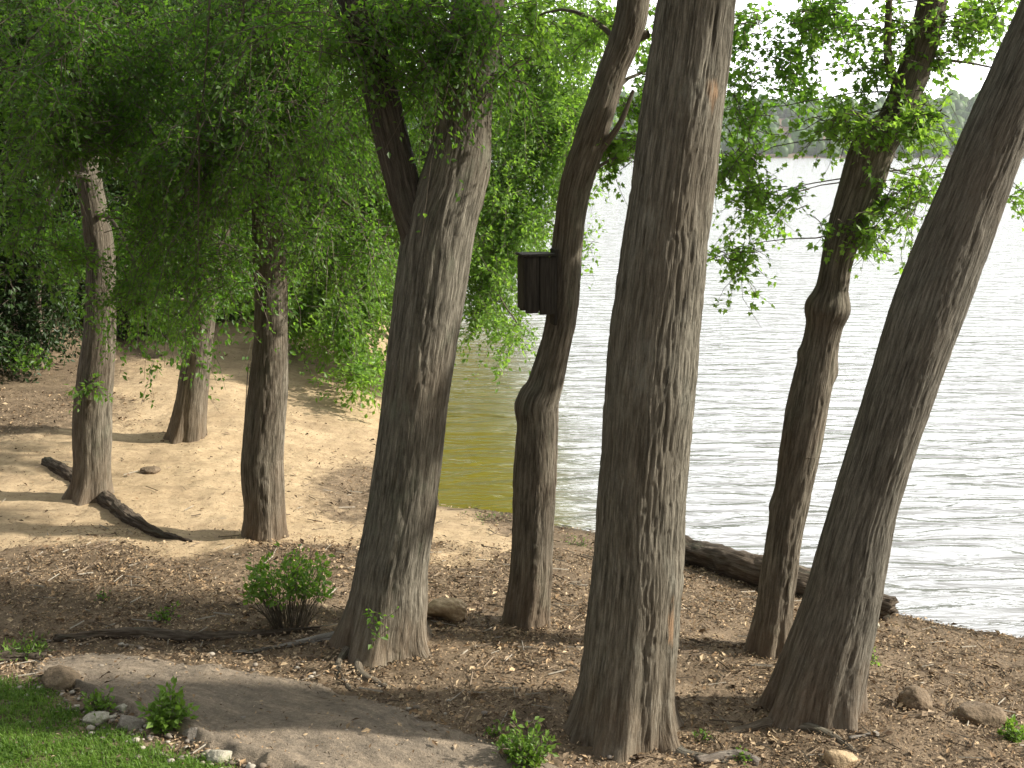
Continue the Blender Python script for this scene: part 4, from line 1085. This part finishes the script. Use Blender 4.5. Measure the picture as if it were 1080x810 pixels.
# ------------------------------------------------------------------ light
SUN_EL, SUN_AZ = R(34), R(90)     # azimuth measured from +Y towards +X
sd3 = np.array([math.cos(SUN_EL) * math.sin(SUN_AZ), math.cos(SUN_EL) * math.cos(SUN_AZ), math.sin(SUN_EL)])
su = bpy.data.lights.new('sun', 'SUN'); su.energy = 5.0; su.angle = R(2.0); su.color = (1, .93, .82)
so = bpy.data.objects.new('sun', su); COL.objects.link(so)
from mathutils import Vector
so.rotation_euler = Vector(sd3).to_track_quat('Z', 'Y').to_euler()
so.location = (20, 5, 30)
wd = bpy.data.worlds.new('World'); scene.world = wd; wd.use_nodes = True
nt = wd.node_tree
bg = nt.nodes['Background']
sk = nt.nodes.new('ShaderNodeTexSky'); sk.sky_type = 'NISHITA'; sk.sun_disc = False
sk.sun_elevation = SUN_EL; sk.sun_rotation = SUN_AZ; sk.air_density = 1.0; sk.dust_density = 3.0
tc = nt.nodes.new('ShaderNodeTexCoord')
cl = noise(nt, vscale(nt, tc.outputs['Generated'], (1, 1, 2.6)), 2.2, 5, .6)
cloud = ramp(nt, cl, [(.3, (.75,) * 3), (.6, (1, 1, 1))])
mu = nt.nodes.new('ShaderNodeVectorMath'); mu.operation = 'MULTIPLY'; L(nt, cloud, mu.inputs[0]); mu.inputs[1].default_value = (1, 1.01, 1.02)
# thin bright cloud on the sun's side over the lake, sky behind dimmed to darken trunk fronts
dt = nt.nodes.new('ShaderNodeVectorMath'); dt.operation = 'DOT_PRODUCT'; L(nt, tc.outputs['Generated'], dt.inputs[0]); dt.inputs[1].default_value = (.42, .90, .02)
mr = nt.nodes.new('ShaderNodeMapRange'); mr.interpolation_type = 'SMOOTHSTEP'; L(nt, dt.outputs['Value'], mr.inputs['Value'])
mr.inputs['From Min'].default_value = .5; mr.inputs['From Max'].default_value = .92; mr.inputs['To Min'].default_value = 1.5; mr.inputs['To Max'].default_value = 18
dz = nt.nodes.new('ShaderNodeVectorMath'); dz.operation = 'DOT_PRODUCT'; L(nt, tc.outputs['Generated'], dz.inputs[0]); dz.inputs[1].default_value = (.1, .2, .97)
mz = nt.nodes.new('ShaderNodeMapRange'); mz.interpolation_type = 'SMOOTHSTEP'; L(nt, dz.outputs['Value'], mz.inputs['Value'])
mz.inputs['From Min'].default_value = .45; mz.inputs['From Max'].default_value = .95; mz.inputs['To Min'].default_value = 0; mz.inputs['To Max'].default_value = 9
sm_n = nt.nodes.new('ShaderNodeMath'); sm_n.operation = 'MAXIMUM'; L(nt, mr.outputs[0], sm_n.inputs[0]); L(nt, mz.outputs[0], sm_n.inputs[1])
m2 = nt.nodes.new('ShaderNodeVectorMath'); m2.operation = 'SCALE'; L(nt, mu.outputs[0], m2.inputs[0]); L(nt, sm_n.outputs[0], m2.inputs['Scale'])
L(nt, mixc(nt, .88, sk.outputs[0], m2.outputs[0]), bg.inputs['Color'])
bg.inputs['Strength'].default_value = .12

# ------------------------------------------------------------------ camera
cam = bpy.data.cameras.new('camera'); co_ = bpy.data.objects.new('camera', cam); COL.objects.link(co_)
co_.location = CAM; co_.rotation_euler = (math.pi / 2 - PITCH, 0, 0)
cam.sensor_fit = 'HORIZONTAL'; cam.sensor_width = 36; cam.lens = 36 * F / W
cam.clip_start = .1; cam.clip_end = 4000
scene.camera = co_
vs_ = scene.view_settings
scene.display_settings.display_device = 'sRGB'
vs_.view_transform = 'Standard'; vs_.look = 'None'; vs_.exposure = 0.85; vs_.gamma = 1; vs_.use_curve_mapping = False
scene.cycles.max_bounces = 8; scene.cycles.diffuse_bounces = 4; scene.cycles.transmission_bounces = 6; scene.cycles.volume_bounces = 1
for o in bpy.data.objects:
    for kk in ('_o', '_Y'):
        if kk in o: del o[kk]
